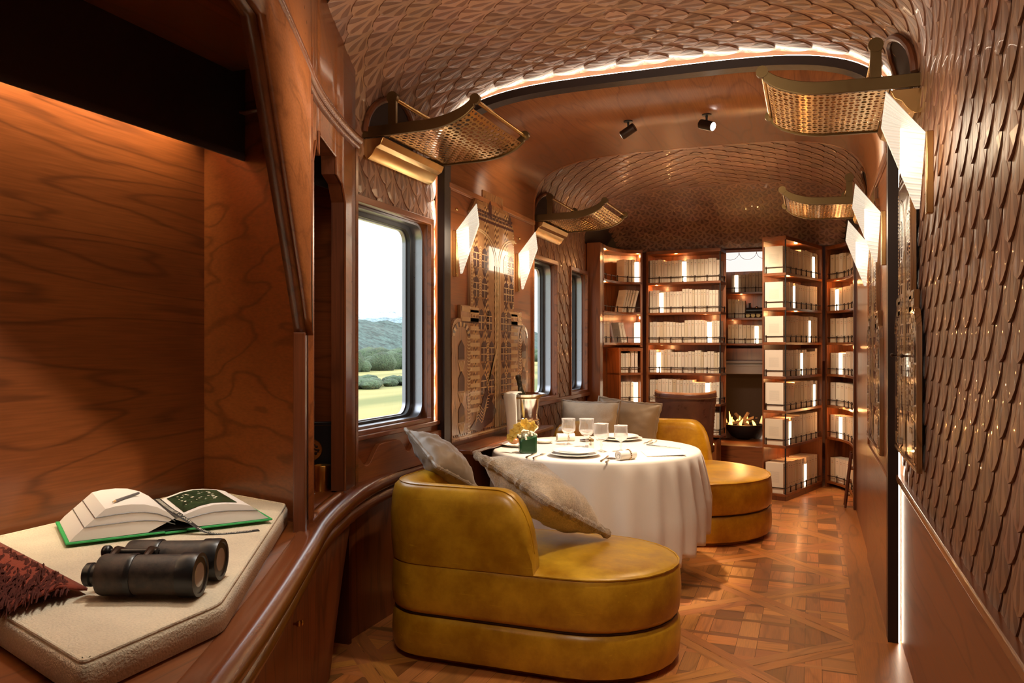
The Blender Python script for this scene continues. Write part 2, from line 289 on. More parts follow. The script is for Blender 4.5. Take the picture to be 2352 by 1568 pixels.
# ---------------- mesh helper ----------------
def loc_of(p):
    r = V((0, 0, 0))
    while p is not None: r += p.location; p = p.parent
    return r
class MB:
    def __init__(s, T=None): s.v = []; s.f = []; s.T = T; s.uv = None; s.tint = None
    def add(s, vs, fs, uvs=None, tint=None):
        o = len(s.v)
        for p in vs:
            p = V(p); s.v.append(s.T @ p if s.T else p)
        for i, f in enumerate(fs):
            s.f.append([o+k for k in f])
            if uvs is not None or s.uv is not None:
                if s.uv is None: s.uv = []; s.tint = []
                s.uv.append(uvs[i] if uvs else [(0, 0)]*len(f)); s.tint.append(tint or (1, 1, 1))
        return s
    def box(s, x0, x1, y0, y1, z0, z1):
        vs = [(x0, y0, z0), (x1, y0, z0), (x1, y1, z0), (x0, y1, z0), (x0, y0, z1), (x1, y0, z1), (x1, y1, z1), (x0, y1, z1)]
        return s.add(vs, [(0, 3, 2, 1), (4, 5, 6, 7), (0, 1, 5, 4), (1, 2, 6, 5), (2, 3, 7, 6), (3, 0, 4, 7)])
    def prism(s, poly, ext):
        n = len(poly); e = V(ext); vs = [V(p) for p in poly]+[V(p)+e for p in poly]
        nrm = V((0, 0, 0))
        for i in range(n): nrm += vs[i].cross(vs[(i+1) % n])
        fs = [list(range(n)), list(range(2*n-1, n-1, -1))]+[(i, i+n, (i+1) % n+n, (i+1) % n) for i in range(n)]
        if nrm.dot(e) > 0: fs = [list(reversed(f)) for f in fs]
        return s.add(vs, fs)
    def grid(s, rows, closeu=False, closev=False, flip=False):
        nr = len(rows); nc = len(rows[0]); vs = [p for r in rows for p in r]; fs = []
        for i in range(nr if closeu else nr-1):
            for j in range(nc if closev else nc-1):
                a, b, c, d = i*nc+j, i*nc+(j+1) % nc, ((i+1) % nr)*nc+(j+1) % nc, ((i+1) % nr)*nc+j
                fs.append((a, d, c, b) if flip else (a, b, c, d))
        return s.add(vs, fs)
    def tube(s, path, r, seg=8, closed=False, caps=True):
        path = [V(p) for p in path]; n = len(path); rows = []; up = None
        for i, p in enumerate(path):
            a = path[(i-1) % n] if (closed or i > 0) else p; b = path[(i+1) % n] if (closed or i < n-1) else p
            d = (b-a).normalized()
            if up is None: up = V((0, 0, 1)) if abs(d.z) < .9 else V((1, 0, 0))
            u = (up-d*up.dot(d)).normalized(); up = u; w_ = d.cross(u); rad = r[i] if isinstance(r, (list, tuple)) else r
            rows.append([p+(u*cos(2*pi*k/seg)+w_*sin(2*pi*k/seg))*rad for k in range(seg)])
        s.grid(rows, closeu=closed, closev=True)
        if caps and not closed:
            s.add(rows[0], [list(range(seg))]); s.add(rows[-1], [list(range(seg-1, -1, -1))])
        return s
    def lathe(s, prof, c=(0, 0, 0), seg=20, axis=None, mod=None):
        c = V(c); q = V((0, 0, 1)).rotation_difference(V(axis).normalized()) if axis else None; rows = []
        for r, z in prof:
            row = []
            for k in range(seg):
                a = 2*pi*k/seg; rr = r*(mod(a, z) if mod else 1); p = V((rr*cos(a), rr*sin(a), z)); row.append(c+(q @ p if q else p))
            rows.append(row)
        s.grid(rows, closev=True)
        if prof[0][0] > 1e-4: s.add(rows[0], [list(range(seg-1, -1, -1))])
        if prof[-1][0] > 1e-4: s.add(rows[-1], [list(range(seg))])
        return s
    def ball(s, c, r, seg=10, sq=(1, 1, 1)):
        c = V(c); rows = []
        for i in range(seg//2+1):
            a = pi*i/(seg//2); rows.append([c+V((r*sq[0]*sin(a)*cos(2*pi*k/seg), r*sq[1]*sin(a)*sin(2*pi*k/seg), -r*sq[2]*cos(a))) for k in range(seg)])
        return s.grid(rows, closev=True)
    def build(s, name, mat, parent=None, smooth=True, bevel=0, solid=0, sub=0, ang=40, merge=True, soff=0):
        off = loc_of(parent) if parent else V((0, 0, 0))
        me = bpy.data.meshes.new(name); me.from_pydata([tuple(p-off) for p in s.v], [], s.f)
        if s.uv:
            me.uv_layers.new(name='UVMap'); me.color_attributes.new('tint', 'FLOAT_COLOR', 'CORNER')
            me.uv_layers['UVMap'].data.foreach_set('uv', [c for q in s.uv for p in q for c in p])
            me.color_attributes['tint'].data.foreach_set('color', [c for i, f in enumerate(s.f) for _ in f for c in (*s.tint[i], 1)])
        elif merge:
            import bmesh
            bm = bmesh.new(); bm.from_mesh(me); bmesh.ops.remove_doubles(bm, verts=bm.verts, dist=1e-5); bmesh.ops.recalc_face_normals(bm, faces=bm.faces); bm.to_mesh(me); bm.free()
        me.materials.append(M[mat] if isinstance(mat, str) else mat)
        o = bpy.data.objects.new(name, me); COL.objects.link(o)
        if parent: o.parent = parent
        if solid:
            md = o.modifiers.new('solid', 'SOLIDIFY'); md.thickness = solid; md.offset = soff
        if bevel:
            md = o.modifiers.new('bevel', 'BEVEL'); md.width = bevel; md.segments = 2; md.limit_method = 'ANGLE'; md.angle_limit = radians(40)
        if sub:
            md = o.modifiers.new('sub', 'SUBSURF'); md.levels = sub; md.render_levels = sub
        if smooth:
            me.polygons.foreach_set('use_smooth', [True]*len(me.polygons)); me.set_sharp_from_angle(angle=radians(ang))
        return o
def tag(o, label=None, cat=None, group=None, kind=None):
    if label: o['label'] = label
    if cat: o['category'] = cat
    if group: o['group'] = group
    if kind: o['kind'] = kind
    return o
def root(name, loc=(0, 0, 0), label=None, cat=None, group=None, kind=None):
    o = bpy.data.objects.new(name, None); COL.objects.link(o); o.location = loc; o.empty_display_size = .05
    return tag(o, label, cat, group, kind)
def kids(o): return [c for c in bpy.data.objects if c.parent == o]
def copy_tree(o, parent=None):
    c = o.copy(); COL.objects.link(c); c.parent = parent
    for ch in kids(o): copy_tree(ch, c)
    return c
def struct(mb, name, mat, parent=None, **kw):
    o = mb.build(name, mat, parent, **kw)
    if not parent: o['kind'] = 'structure'
    return o
def smooth_path(pts, n=6):
    out = []; P = [V(p) for p in pts]; P = [P[0]*2-P[1]]+P+[P[-1]*2-P[-2]]
    for i in range(1, len(P)-2):
        for k in range(n):
            t = k/n; a, b, c, d = P[i-1], P[i], P[i+1], P[i+2]
            out.append(.5*((2*b)+(c-a)*t+(2*a-5*b+4*c-d)*t*t+(-a+3*b-3*c+d)*t**3))
    out.append(P[-2]); return out
# ================= the carriage shell =================
XC = -.8
def profile(a, b, n, crown, spring, zlow, m=60):
    """cross-section from crown down one side: list of (dx, z)"""
    pts = [(0, crown)]
    for i in range(1, m+1):
        ph = (pi/2)*i/m; pts.append((a*sin(ph)**(2/n), spring+(crown-spring)*max(cos(ph), 0)**(2/n)))
    pts.append((a, zlow)); return pts
def resample(pts, step):
    out = [pts[0]]; acc = 0.0; target = step
    for p, q in zip(pts, pts[1:]):
        L = math.dist(p, q)
        while acc+L >= target-1e-9 and L > 0:
            t = (target-acc)/L; out.append((p[0]+(q[0]-p[0])*t, p[1]+(q[1]-p[1])*t)); target += step
        acc += L
    out.append(pts[-1]); return out
TW, TP = .165, .084; TL = TP*2+.022
class Surf:
    """strip surface: arc length s along a 2-D section, position by fn(dx, z, y)"""
    def __init__(s, pts): s.p = resample(pts, .01); s.n = len(s.p)-1; s.L = s.n*.01
    def at(s, t):
        if t < 0:
            x, z, dx, dz = s.at(-t); return -x, z, dx, -dz
        t = max(0, min(t/.01, s.n-1e-3)); i = int(t); f = t-i; a, b = s.p[i], s.p[i+1]
        d = (b[0]-a[0], b[1]-a[1]); l = math.hypot(*d) or 1
        return a[0]+d[0]*f, a[1]+d[1]*f, d[0]/l, d[1]/l
random.seed(3)
def add_tile(mb, pos, s0, y0, wd=TW, ln=TL, hb=.0015, ht=.018, th=.010):
    """pos(s, y, h) -> world point"""
    out = [(-.5, 0), (-.5, .40), (-.485, .53), (-.42, .69), (-.31, .84), (-.17, .95), (0, 1.0), (.17, .95), (.31, .84), (.42, .69), (.485, .53), (.5, .40), (.5, 0)]
    g = .985
    top = [pos(s0+b*ln, y0+a*wd*g, hb+(ht-hb)*b) for a, b in out]
    bot = [pos(s0+b*ln, y0+a*wd*g, max(hb+(ht-hb)*b-th, -.004)) for a, b in out]
    ridge = [pos(s0+b*ln, y0, hb+(ht-hb)*b+.004) for b in (0, .35, .68)]
    k = random.uniform(.78, 1.18); tint = (k, k*random.uniform(.93, 1.03), k*random.uniform(.86, 1.04))
    n = len(out); vs = top+bot+ridge; R = 2*n
    UVT = [(a+.5, b) for a, b in out]; UR = [(.5, 0), (.5, .35), (.5, .68)]
    fs = []; uv = []
    def q(idx):
        fs.append(idx); uv.append([UVT[i] if i < n else (UR[i-R] if i >= R else (.02, .02)) for i in idx])
    q([0, 1, R+1, R]); q([1, 2, 3, R+1]); q([3, 4, R+2, R+1]); q([4, 5, 6, R+2]); q([6, 7, 8, R+2]); q([8, 9, R+1, R+2]); q([9, 10, 11, R+1]); q([11, 12, R, R+1])
    for i in range(1, n-2): q([i, i+n, i+1+n, i+1])
    mb.add(vs, fs, uv, tint)
def tiles(surf, y0, y1, side, keep=None, s_from=-.14, s_to=None, off=0):
    mb = MB()
    def pos(s, y, h):
        x, z, dx, dz = surf.at(s); p = V((XC+side*(x+dz*h), y, z-dx*h)); return clip_window(p) if side < 0 else p
    s_to = s_to or surf.L; r = 0; s = s_from
    while s < s_to-.03:
        y = y0+(TW/2 if r % 2 else 0)
        while y < y1-.02:
            CLIP[0] = None; p = pos(s+TL*.6, y, 0)
            if keep is None or keep(p): set_clip(p); add_tile(mb, pos, s, y)
            y += TW
        s += TP; r += 1
    # flip orientation for the mirrored side
    if side < 0:
        for i, f in enumerate(mb.f): f.reverse(); mb.uv[i] = list(reversed(mb.uv[i]))
    return mb
def shell(surf, y0, y1, side, x_add=0, s_from=0, s_to=None):
    rows = []; n = 60; s_to = s_to or surf.L
    for i in range(n+1):
        x, z, dx, dz = surf.at(s_from+(s_to-s_from)*i/n); x -= dz*x_add; z += dx*x_add; rows.append([V((XC+side*x, y0, z)), V((XC+side*x, y1, z))])
    return MB().grid(rows)
S_N = Surf(profile(1.2, .52, 3.6, 2.815, 2.295, .76))       # near tiled bay
S_F = Surf(profile(1.2, .54, 3.5, 2.80, 2.26, .60))       # far tiled bay
# window openings in the left wall (y0, y1, z0, z1)
WINS = [(3.17, 3.99, .955, 2.05), (5.68, 6.32, .95, 2.05), (6.72, 7.27, .95, 2.05)]
def not_window(p):
    for a, b, c, d in WINS:
        if a+.07 < p.y < b-.07 and c+.03 < p.z < d-.05: return False
    return True
CLIP = [3]
def set_clip(p):
    for a, b, c, d in WINS:
        if a-.2 < p.y < b+.2 and c-.3 < p.z < d+.3:
            CLIP[0] = 3 if p.z >= d else 2 if p.z <= c else 0 if p.y <= a else 1 if p.y >= b else min((p.y-a, 0), (b-p.y, 1), (p.z-c, 2), (d-p.z, 3))[1]
def clip_window(p):
    if CLIP[0] is None: return p
    for a, b, c, d in WINS:
        if p.x < -1.9 and a < p.y < b and c < p.z < d:
            e = CLIP[0]
            if e == 0: p.y = a
            elif e == 1: p.y = b
            elif e == 2: p.z = c
            else: p.z = d
    return p
# curved cabinetry line on the left (x as a function of y)
CUR = [(-.30, -.55), (-.52, 0), (-.72, .4), (-.965, 1.0), (-1.063, 1.222), (-1.161, 1.441), (-1.311, 1.76), (-1.497, 2.138), (-1.667, 2.484), (-1.826, 2.907), (-1.925, 3.27), (-1.975, 3.60), (-2.0, 4.0)]
CP = smooth_path([(a, b, 0) for a, b in CUR], 60)
_cy = [p.y for p in CP]; _cx = [p.x for p in CP]
for _ in range(30): _cx = [_cx[0]]+[(_cx[i-1]+2*_cx[i]+_cx[i+1])/4 for i in range(1, len(_cx)-1)]+[_cx[-1]]
import bisect
def cx(y):
    if y <= _cy[0]: return _cx[0]
    if y >= _cy[-1]: return _cx[-1]
    i = bisect.bisect_right(_cy, y)-1; return _cx[i]+(_cx[i+1]-_cx[i])*(y-_cy[i])/(_cy[i+1]-_cy[i])
def cn(y):
    d = V((cx(y+.03)-cx(y-.03), .06, 0)).normalized(); return V((d.y, -d.x, 0))      # towards the room
def cpt(y, off, z): p = V((cx(y), y, z)); return p+cn(y)*off
keep_near_l = lambda p: not_window(p) and (p.x > cx(p.y)-.10)
struct(tiles(S_N, .6, 4.07, -1, keep_near_l), 'wall_left', 'tile')
struct(tiles(S_N, .6, 4.07, 1), 'wall_right', 'tile')
end_keep = lambda p: not_window(p) and not (p.y > 7.30 and p.z < 2.36)
struct(tiles(S_F, 5.66, 7.22, -1, end_keep), 'wall_left', 'tile')
struct(tiles(S_F, 5.66, 7.22, 1, lambda p: p.z > 2.3), 'wall_right', 'tile')
# backing skins
def wall_with_holes(x, ya, yb, za, zb, holes, th=.05):
    mb = MB(); ys = sorted({ya, yb, *[h[0] for h in holes], *[h[1] for h in holes]})
    for a, b in zip(ys, ys[1:]):
        hs = [h for h in holes if h[0] <= a and h[1] >= b]
        if hs: mb.box(x-th, x, a, b, za, hs[0][2]); mb.box(x-th, x, a, b, hs[0][3], zb)
        else: mb.box(x-th, x, a, b, za, zb)
    return mb
struct(shell(S_N, -1.0, 4.09, 1, .010), 'ceiling', 'tile_back', solid=.008, soff=0)
struct(shell(S_N, -1.0, 4.09, -1, .010, 0, 1.75), 'ceiling', 'tile_back', solid=.008, soff=0)
struct(shell(S_F, 5.6, 7.22, 1, .010, 0, 1.75), 'ceiling', 'tile_back', solid=.008, soff=0)
struct(shell(S_F, 5.6, 7.22, -1, .010, 0, 1.75), 'ceiling', 'tile_back', solid=.008, soff=0)
struct(wall_with_holes(-2.006, 3.145, 7.42, -.02, 2.34, WINS), 'wall_left', 'cherry_z')
# end vault: sections bend down towards the bookcases, scales pointing down
def vault(x_frac_rows=None):
    mb = MB(); A = pi/2; R = 1.18; zlow = 2.30
    prof = profile(1.2, .54, 3.5, 2.80, 2.26, 2.2)
    srf = Surf(prof)
    def ztop(dx):
        dx = abs(dx)
        if dx >= 1.2: return 2.26
        return 2.26+.54*(1-(dx/1.2)**3.5)**(1/3.5)
    def pos(s, x, h):
        q = min(s/R, 1.45); zt = ztop(x-XC); n = V((0, -sin(q), -cos(q)*.6)).normalized()
        return V((x, 7.16+R*sin(q), zlow+(zt-zlow)*cos(q)))+n*h
    s = 0; r = 0
    while s < R*1.45:
        x = XC-1.13+(TW/2 if r % 2 else 0)
        while x < XC+1.15:
            if abs(x-XC) < 1.06: add_tile(mb, pos, s, x)
            x += TW
        s += TP; r += 1
    for i, f in enumerate(mb.f): f.reverse(); mb.uv[i] = list(reversed(mb.uv[i]))
    rows = [[pos(R*1.45*i/16, XC-1.25+2.5*j/24, -.02) for j in range(25)] for i in range(17)]
    return mb, MB().grid(rows)
vt, vb = vault()
struct(vt, 'ceiling', 'tile'); struct(vb, 'ceiling', 'tile_back', solid=.02)
# timber bay between the two tiled bays
S_W = Surf(profile(1.14, .48, 4, 2.745, 2.27, 0)); Y0, Y1 = 4.09, 5.60
arc = S_W.L-2.27
def full_arc():
    rows = []
    for i in range(-70, 71):
        x, z, dx, dz = S_W.at(arc*abs(i)/70); s_ = 1 if i > 0 else -1; rows.append([V((XC+s_*x, Y0+.05, z)), V((XC+s_*x, Y1, z))])
    return MB().grid(rows)
struct(full_arc(), 'ceiling', 'cherry_ceiling', solid=.01)
struct(MB().box(-2.0, -1.945, Y0+.05, Y1, 0, 2.29), 'wall_left', 'cherry_y', bevel=.002)
struct(MB().box(.345, .40, Y0+.05, Y1, 0, 2.29), 'wall_right', 'cherry_y', bevel=.002)
# small cornice where wall and ceiling meet in the timber bay
struct(MB().box(-1.945, -1.925, Y0+.02, Y1, 2.27, 2.30), 'trim_1', 'cherry_ceiling', bevel=.003)
struct(MB().box(.325, .345, Y0+.02, Y1, 2.27, 2.30), 'trim_2', 'cherry_ceiling', bevel=.003)
# arch boards at both ends of the timber bay
def arch_board(y0, y1, inner, outer):
    mb = MB()
    for side in (-1, 1):
        rows = []
        for i in range(91):
            t = S_W.L*i/90; x, z, dx, dz = S_W.at(t); nx, nz = -dz, dx
            a = V((XC+side*(x+nx*inner), y0, z+nz*inner)); b = V((XC+side*(x+nx*outer), y0, z+nz*outer)); e = V((0, y1-y0, 0)); rows.append([a, b, b+e, a+e])
        mb.grid(rows, closev=True)
    return mb
def offs(x, z, dx, dz, o, side, y): return V((XC+side*(x+(-dz)*o), y, z+dx*o))
struct(arch_board(4.045, 4.125, -.012, .032), 'trim_3', 'void')
struct(arch_board(5.585, 5.61, -.006, .055), 'trim_4', 'cherry_ceiling')
struct(arch_board(4.128, 4.136, .0, .26), 'trim_3', 'tile_plain')
# light strip tucked behind the arch board, washing the scales
led = root('arch_light_strip', (XC, 4.075, 0), 'white light strip glowing along the wooden ceiling arch and down both its posts', 'light strip')
ml = MB()
for side in (-1, 1):
    rows = []
    for i in range(91):
        t = (S_W.L-(.80 if side < 0 else 0))*i/90; x, z, dx, dz = S_W.at(t); rows.append([offs(x, z, dx, dz, .034, side, 4.062), offs(x, z, dx, dz, .040, side, 4.062), offs(x, z, dx, dz, .040, side, 4.078), offs(x, z, dx, dz, .034, side, 4.078)])
    ml.grid(rows, closev=True)
ml.build('glowing_tube', 'led', led)
# floor: patterned parquet of stacked boards
fl = MB(); fl.uv = []; fl.tint = []
random.seed(11)
def plank(x0, x1, y0, y1, z, tint, rot=None):
    L = max(x1-x0, y1-y0); Wd = min(x1-x0, y1-y0); u0 = random.uniform(0, 50); v0 = random.uniform(0, 50)
    P = [V((x0, y0, 0)), V((x1, y0, 0)), V((x1, y1, 0)), V((x0, y1, 0))]
    U = [(u0, v0), (u0+L, v0), (u0+L, v0+Wd), (u0, v0+Wd)] if (x1-x0) >= (y1-y0) else [(u0, v0), (u0, v0+Wd), (u0+L, v0+Wd), (u0+L, v0)]
    if rot:
        a, c = rot; R = Matrix.Rotation(a, 3, 'Z'); P = [R @ p+V(c) for p in P]
    fl.add([(p.x, p.y, z) for p in P], [(0, 1, 2, 3)], [U], tint)
def tn(k): return (k, k*random.uniform(.80, .96), k*random.uniform(.62, .9))
LX, LY = -.28, 3.5
plank(-2.3, .9, -1, 10.6, -.001, (.25, .2, .15))
for i in range(-5, 3):
    for j in range(-9, 15):
        x = LX+i*.5; y = LY+j*.5; 
        # weave cell .5 x .5 : broad boards along y at the centre and edges, short blocks between
        for (a, b) in ((-.25, -.18), (-.045, .045), (.18, .25)):
            plank(x+a+.001, x+b-.001, y-.25, y+.25, 0, tn(random.choice((.62, .8, 1.0, 1.1))))
        for (a, b) in ((-.18, -.045), (.045, .18)):
            yy = y-.25; odd = random.random() < .5
            for k, h in enumerate((.11, .045, .19, .045, .11)):
                v = .55 if h == .045 else random.choice((.5, .85, 1.1, 1.3))
                plank(x+a+.001, x+b-.001, yy+.001, yy+h-.001, 0, tn(v)); yy += h
        for yy in (-.125, .125): plank(x-.25, x+.25, y+yy-.018, y+yy+.018, .0003, tn(random.choice((.5, .55, 1.0))))
D = .5*math.sqrt(2)
for i in range(-6, 4):
    for j in range(-9, 15):
        if (i+j) % 2: continue
        x = LX+i*.5; y = LY+j*.5
        for a in (pi/4, 3*pi/4):
            for o in (-.062, .002): plank(0, D, o, o+.059, .0006+(.0002 if a > 1.5 else 0), tn(random.uniform(.86, 1.1)), (a, (x, y, 0)))
# borders along the right wall
for (x0, x1, ya, yb) in ((.175, .42, -1, 4.02), (.165, .345, 4.02, 4.75), (.20, .345, 4.75, 7.3)):
    plank(x0, x1, ya, yb, .0014, (.78, .62, .42))
struct(fl, 'floor', 'parquet', smooth=False)
# right wall wainscot below the tiles
struct(MB().box(.385, .44, -1.0, 4.05, 0, .745), 'wall_right', 'wainscot', bevel=.003)
struct(MB().box(.36, .44, -1.0, 4.05, .745, .775), 'trim_5', 'moulding', bevel=.006)
struct(MB().tube([(.372, -1, .742), (.372, 4.05, .742)], .005), 'trim_6', 'brass')
struct(MB().box(.333, .345, Y0+.03, Y1, 0, .74), 'wall_right', 'cherry_d', bevel=.002)
struct(MB().box(.33, .40, Y0-.01, Y0+.03, 0, .10), 'baseboard_right', 'cherry_dark', bevel=.003)
# posts at the end of the far bay, and outer shell
struct(MB().box(.345, .44, 5.60, 7.35, 0, 2.3), 'wall_right', 'cherry_z')
struct(MB().box(.325, .40, 7.22, 7.35, 0, 2.32), 'trim_7', 'cherry_dark', bevel=.004)
struct(MB().box(-2.0, -1.87, 7.32, 7.43, 0, 2.35), 'trim_8', 'cherry_z', bevel=.004)
struct(MB().box(.70, .75, 7.3, 10.6, 0, 2.9), 'wall_right', 'cherry_z')
struct(MB().box(-2.35, -2.30, 7.42, 10.6, 0, 2.9), 'wall_left', 'cherry_z')
struct(MB().box(-2.35, .75, 10.55, 10.6, 0, 2.9), 'wall_back', 'cherry_z')
struct(MB().box(-2.35, .75, 8.33, 10.6, 2.85, 2.9), 'ceiling', 'cherry_ceiling')
struct(MB().box(-2.6, .75, -1.05, -1.0, -.05, 3.0), 'wall_front', 'cherry_z')
struct(MB().box(-2.32, -2.27, -1.0, 3.16, 0, 2.9), 'wall_left', 'cherry_y')
struct(MB().box(-2.30, -1.98, 3.143, 3.165, 0, 2.5), 'wall_left', 'cherry_dark')
struct(MB().box(-2.4, .8, -1.05, 10.6, -.06, -.002), 'floor', 'cherry_dark')
struct(MB().box(-2.6, .8, -1.05, 10.6, 2.9, 2.95), 'ceiling', 'void')
struct(MB().box(.42, .46, -1.0, 7.35, 0, 2.9), 'wall_right', 'void')
# ---------------- windows ----------------
def rrect(y0, y1, z0, z1, r, n=6):
    out = []
    for cy, cz, a0 in ((y1-r, z1-r, 0), (y0+r, z1-r, 90), (y0+r, z0+r, 180), (y1-r, z0+r, 270)):
        for k in range(n+1):
            a = radians(a0+90*k/n); out.append((cy+r*cos(a), cz+r*sin(a)))
    return out
def ring(outer, inner, x0, x1):
    A = [V((x0, y, z)) for y, z in outer]; B = [V((x0, y, z)) for y, z in inner]; e = V((x1-x0, 0, 0))
    return MB().grid([A, B, [b+e for b in B], [a+e for a in A]], closeu=True, closev=True)
for i, (a, b, c, d) in enumerate(WINS):
    wr = root('window_%d' % (i+1), (-2.0, (a+b)/2, c)); wr['kind'] = 'structure'
    ring(rrect(a-.012, b+.012, c-.012, d+.022, .004), rrect(a+.012, b-.02, c+.014, d-.012, .004), -2.0, -1.972).build('window_frame', 'cherry_y', wr, bevel=.003)
    ring(rrect(a, b, c, d, .004), rrect(a+.008, b-.008, c+.008, d-.008, .004), -2.14, -1.99).build('window_reveal', 'cherry_z', wr)
    ring(rrect(a+.01, b-.01, c+.01, d-.01, .08), rrect(a+.022, b-.022, c+.022, d-.022, .075), -2.10, -2.03).build('metal_surround', 'alu', wr)
    ring(rrect(a+.02, b-.02, c+.02, d-.02, .078), rrect(a+.055, b-.055, c+.035, d-.045, .07), -2.125, -2.085).build('gasket', 'rubber', wr, bevel=.003)
    ring(rrect(a+.05, b-.05, c+.03, d-.04, .07), rrect(a+.065, b-.065, c+.04, d-.05, .065), -2.13, -2.11).build('inner_rim', 'alu', wr)
    MB().add([(-2.12, a+.04, c+.03), (-2.12, b-.04, c+.03), (-2.12, b-.04, d-.04), (-2.12, a+.04, d-.04)], [(0, 1, 2, 3)]).build('pane', 'pane', wr)
# ledge and pocket panel under the first window and the far ones
struct(MB().box(-2.0, -1.955, 3.145, 4.08, .925, .948), 'trim_9', 'cherry_y', bevel=.004)
struct(MB().box(-2.0, -1.96, 5.62, 7.30, .905, .94), 'trim_10', 'cherry_y', bevel=.004)
struct(MB().box(-2.0, -1.972, 3.145, 4.08, .70, .93), 'wall_left', 'cherry_y')
def pocket():
    top = []
    for k in range(61):
        y = 3.15+.90*k/60; ph = (y-3.02)/1.03
        dip = max(0, 1-abs(ph-.22)/.13); dip2 = max(0, 1-abs(ph-.62)/.10)
        top.append((y, .895-.09*(3*dip**2-2*dip**3)-.075*(3*dip2**2-2*dip2**3)))
    return MB().prism([(-1.972, y, z) for y, z in top]+[(-1.972, 4.05, .735), (-1.972, 3.15, .735)], (.024, 0, 0))
pk = pocket().build('magazine_pocket', 'wainscot', bevel=.002); tag(pk, 'scalloped wooden pocket panel under the large window on the left', 'magazine rack')
# ledge running below the mural
struct(MB().box(-1.945, -1.78, Y0, Y1, .755, .785), 'trim_11', 'moulding', bevel=.008)
struct(MB().box(-1.945, -1.90, Y0, Y1, 0, .755), 'wall_left', 'cherry_z', bevel=.003)
struct(MB().box(-2.0, -1.86, 5.6, 7.3, .64, .68), 'trim_12', 'moulding', bevel=.008)
# ================= curved cabinetry on the left =================
def ysteps(a, b, st=.05):
    n = max(1, int(round((b-a)/st))); return [a+(b-a)*i/n for i in range(n+1)]
CABO = -.038
cpt0 = cpt
def cpt(y, off, z): return cpt0(y, off+CABO, z)
cab = root('curved_wall_cabinet', (cx(2.4), 2.4, 0), 'glossy cherry cabinet wall curving past the reading nook, with a stepped niche', 'cabinet')
# panel skin: breakpoints in y with filled z intervals (linear between breakpoints)
ZT = 2.86; OFF = .0
segs = [(-.9, 1.50, [((2.165, ZT), (2.165, ZT))]),
        (1.50, 1.62, [((2.165, ZT), (2.175, ZT))]),
        (1.62, 2.31, [((2.175, ZT), (1.40, ZT))]),
        (2.31, 2.44, [((.70, ZT), (.70, ZT))])]
niche = [(2.44, .745), (2.44, 2.03), (2.49, 2.115), (2.505, 2.095), (2.535, 2.075), (2.536, 2.165), (2.55, 2.155), (2.80, 2.14), (2.81, 2.07), (2.90, 2.05), (2.95, 1.98), (2.95, .745)]
segs += [(2.44, 2.49, [((.70, .745), (.70, .745)), ((2.03, ZT), (2.115, ZT))]), (2.49, 2.505, [((.70, .745), (.70, .745)), ((2.115, ZT), (2.095, ZT))]), (2.505, 2.535, [((.70, .745), (.70, .745)), ((2.095, ZT), (2.075, ZT))]),
         (2.536, 2.80, [((.70, .745), (.70, .745)), ((2.16, ZT), (2.14, ZT))]), (2.80, 2.81, [((.70, .745), (.70, .745)), ((2.14, ZT), (2.07, ZT))]), (2.81, 2.90, [((.70, .745), (.70, .745)), ((2.07, ZT), (2.05, ZT))]),
         (2.90, 2.95, [((.70, .745), (.70, .745)), ((2.05, ZT), (1.98, ZT))]), (2.95, 3.12, [((.70, ZT), (.70, ZT))])]
mp = MB()
for ya, yb, iv in segs:
    ys = ysteps(ya, yb)
    for a, b in zip(ys, ys[1:]):
        for lo, hi in iv:
            f = lambda y, i: lo[i]+(hi[i]-lo[i])*(y-ya)/(yb-ya)
            mp.add([cpt(a, 0, f(a, 0)), cpt(b, 0, f(b, 0)), cpt(b, 0, f(b, 1)), cpt(a, 0, f(a, 1))], [(0, 1, 2, 3)])
mp.build('front_panel', 'cherry_d', cab, solid=.028, soff=-1 if False else 1, ang=60)
# niche lining and back
def offp(y, z, o): return cpt(y, o, z)
MB().box(-2.262, -1.93, 3.122, 3.142, .735, 2.30).build('niche_end_wall', 'cherry_x', cab)
MB().grid([[cpt(y, -.03, 2.24), V((-2.262, y, 2.24))] for y in ysteps(2.44, 3.12, .1)]).build('niche_ceiling', 'cherry_dark', cab, solid=.01)
nl = MB(); rows = [[offp(y, z, -.001) for y, z in niche], [offp(y, z, -.055) for y, z in niche]]; nl.grid(rows); nl.build('niche_lining', 'cherry_dark', cab, smooth=False, solid=.004)
ne = MB(); ne.tube([offp(y, z, .004) for y, z in niche], .005, 6); ne.build('niche_edge', 'moulding', cab)
# post that closes the nook at its right end
pe = MB(); pe.prism([cpt(2.278, .006, .72), cpt(2.312, .006, .72), cpt(2.312, -.034, .72), cpt(2.278, -.034, .72)], (0, 0, .69)); pe.build('nook_post', 'cherry_dark', cab, smooth=False, bevel=.003)
# edge strip on the sloping cut
ee = MB(); cut = [(2.312, .73), (2.312, 1.40), (1.62, 2.175), (1.50, 2.165), (-.8, 2.165)]
pts = []
for (y0, z0), (y1, z1) in zip(cut, cut[1:]):
    n = max(1, int(abs(y1-y0)/.08)); pts += [(y0+(y1-y0)*k/n, z0+(z1-z0)*k/n) for k in range(n)]
pts.append(cut[-1])
ee.grid([[cpt(y, .004, z) for y, z in pts], [cpt(y, -.034, z) for y, z in pts]]); ee.build('nook_edge', 'cherry_dark', cab, solid=.009)
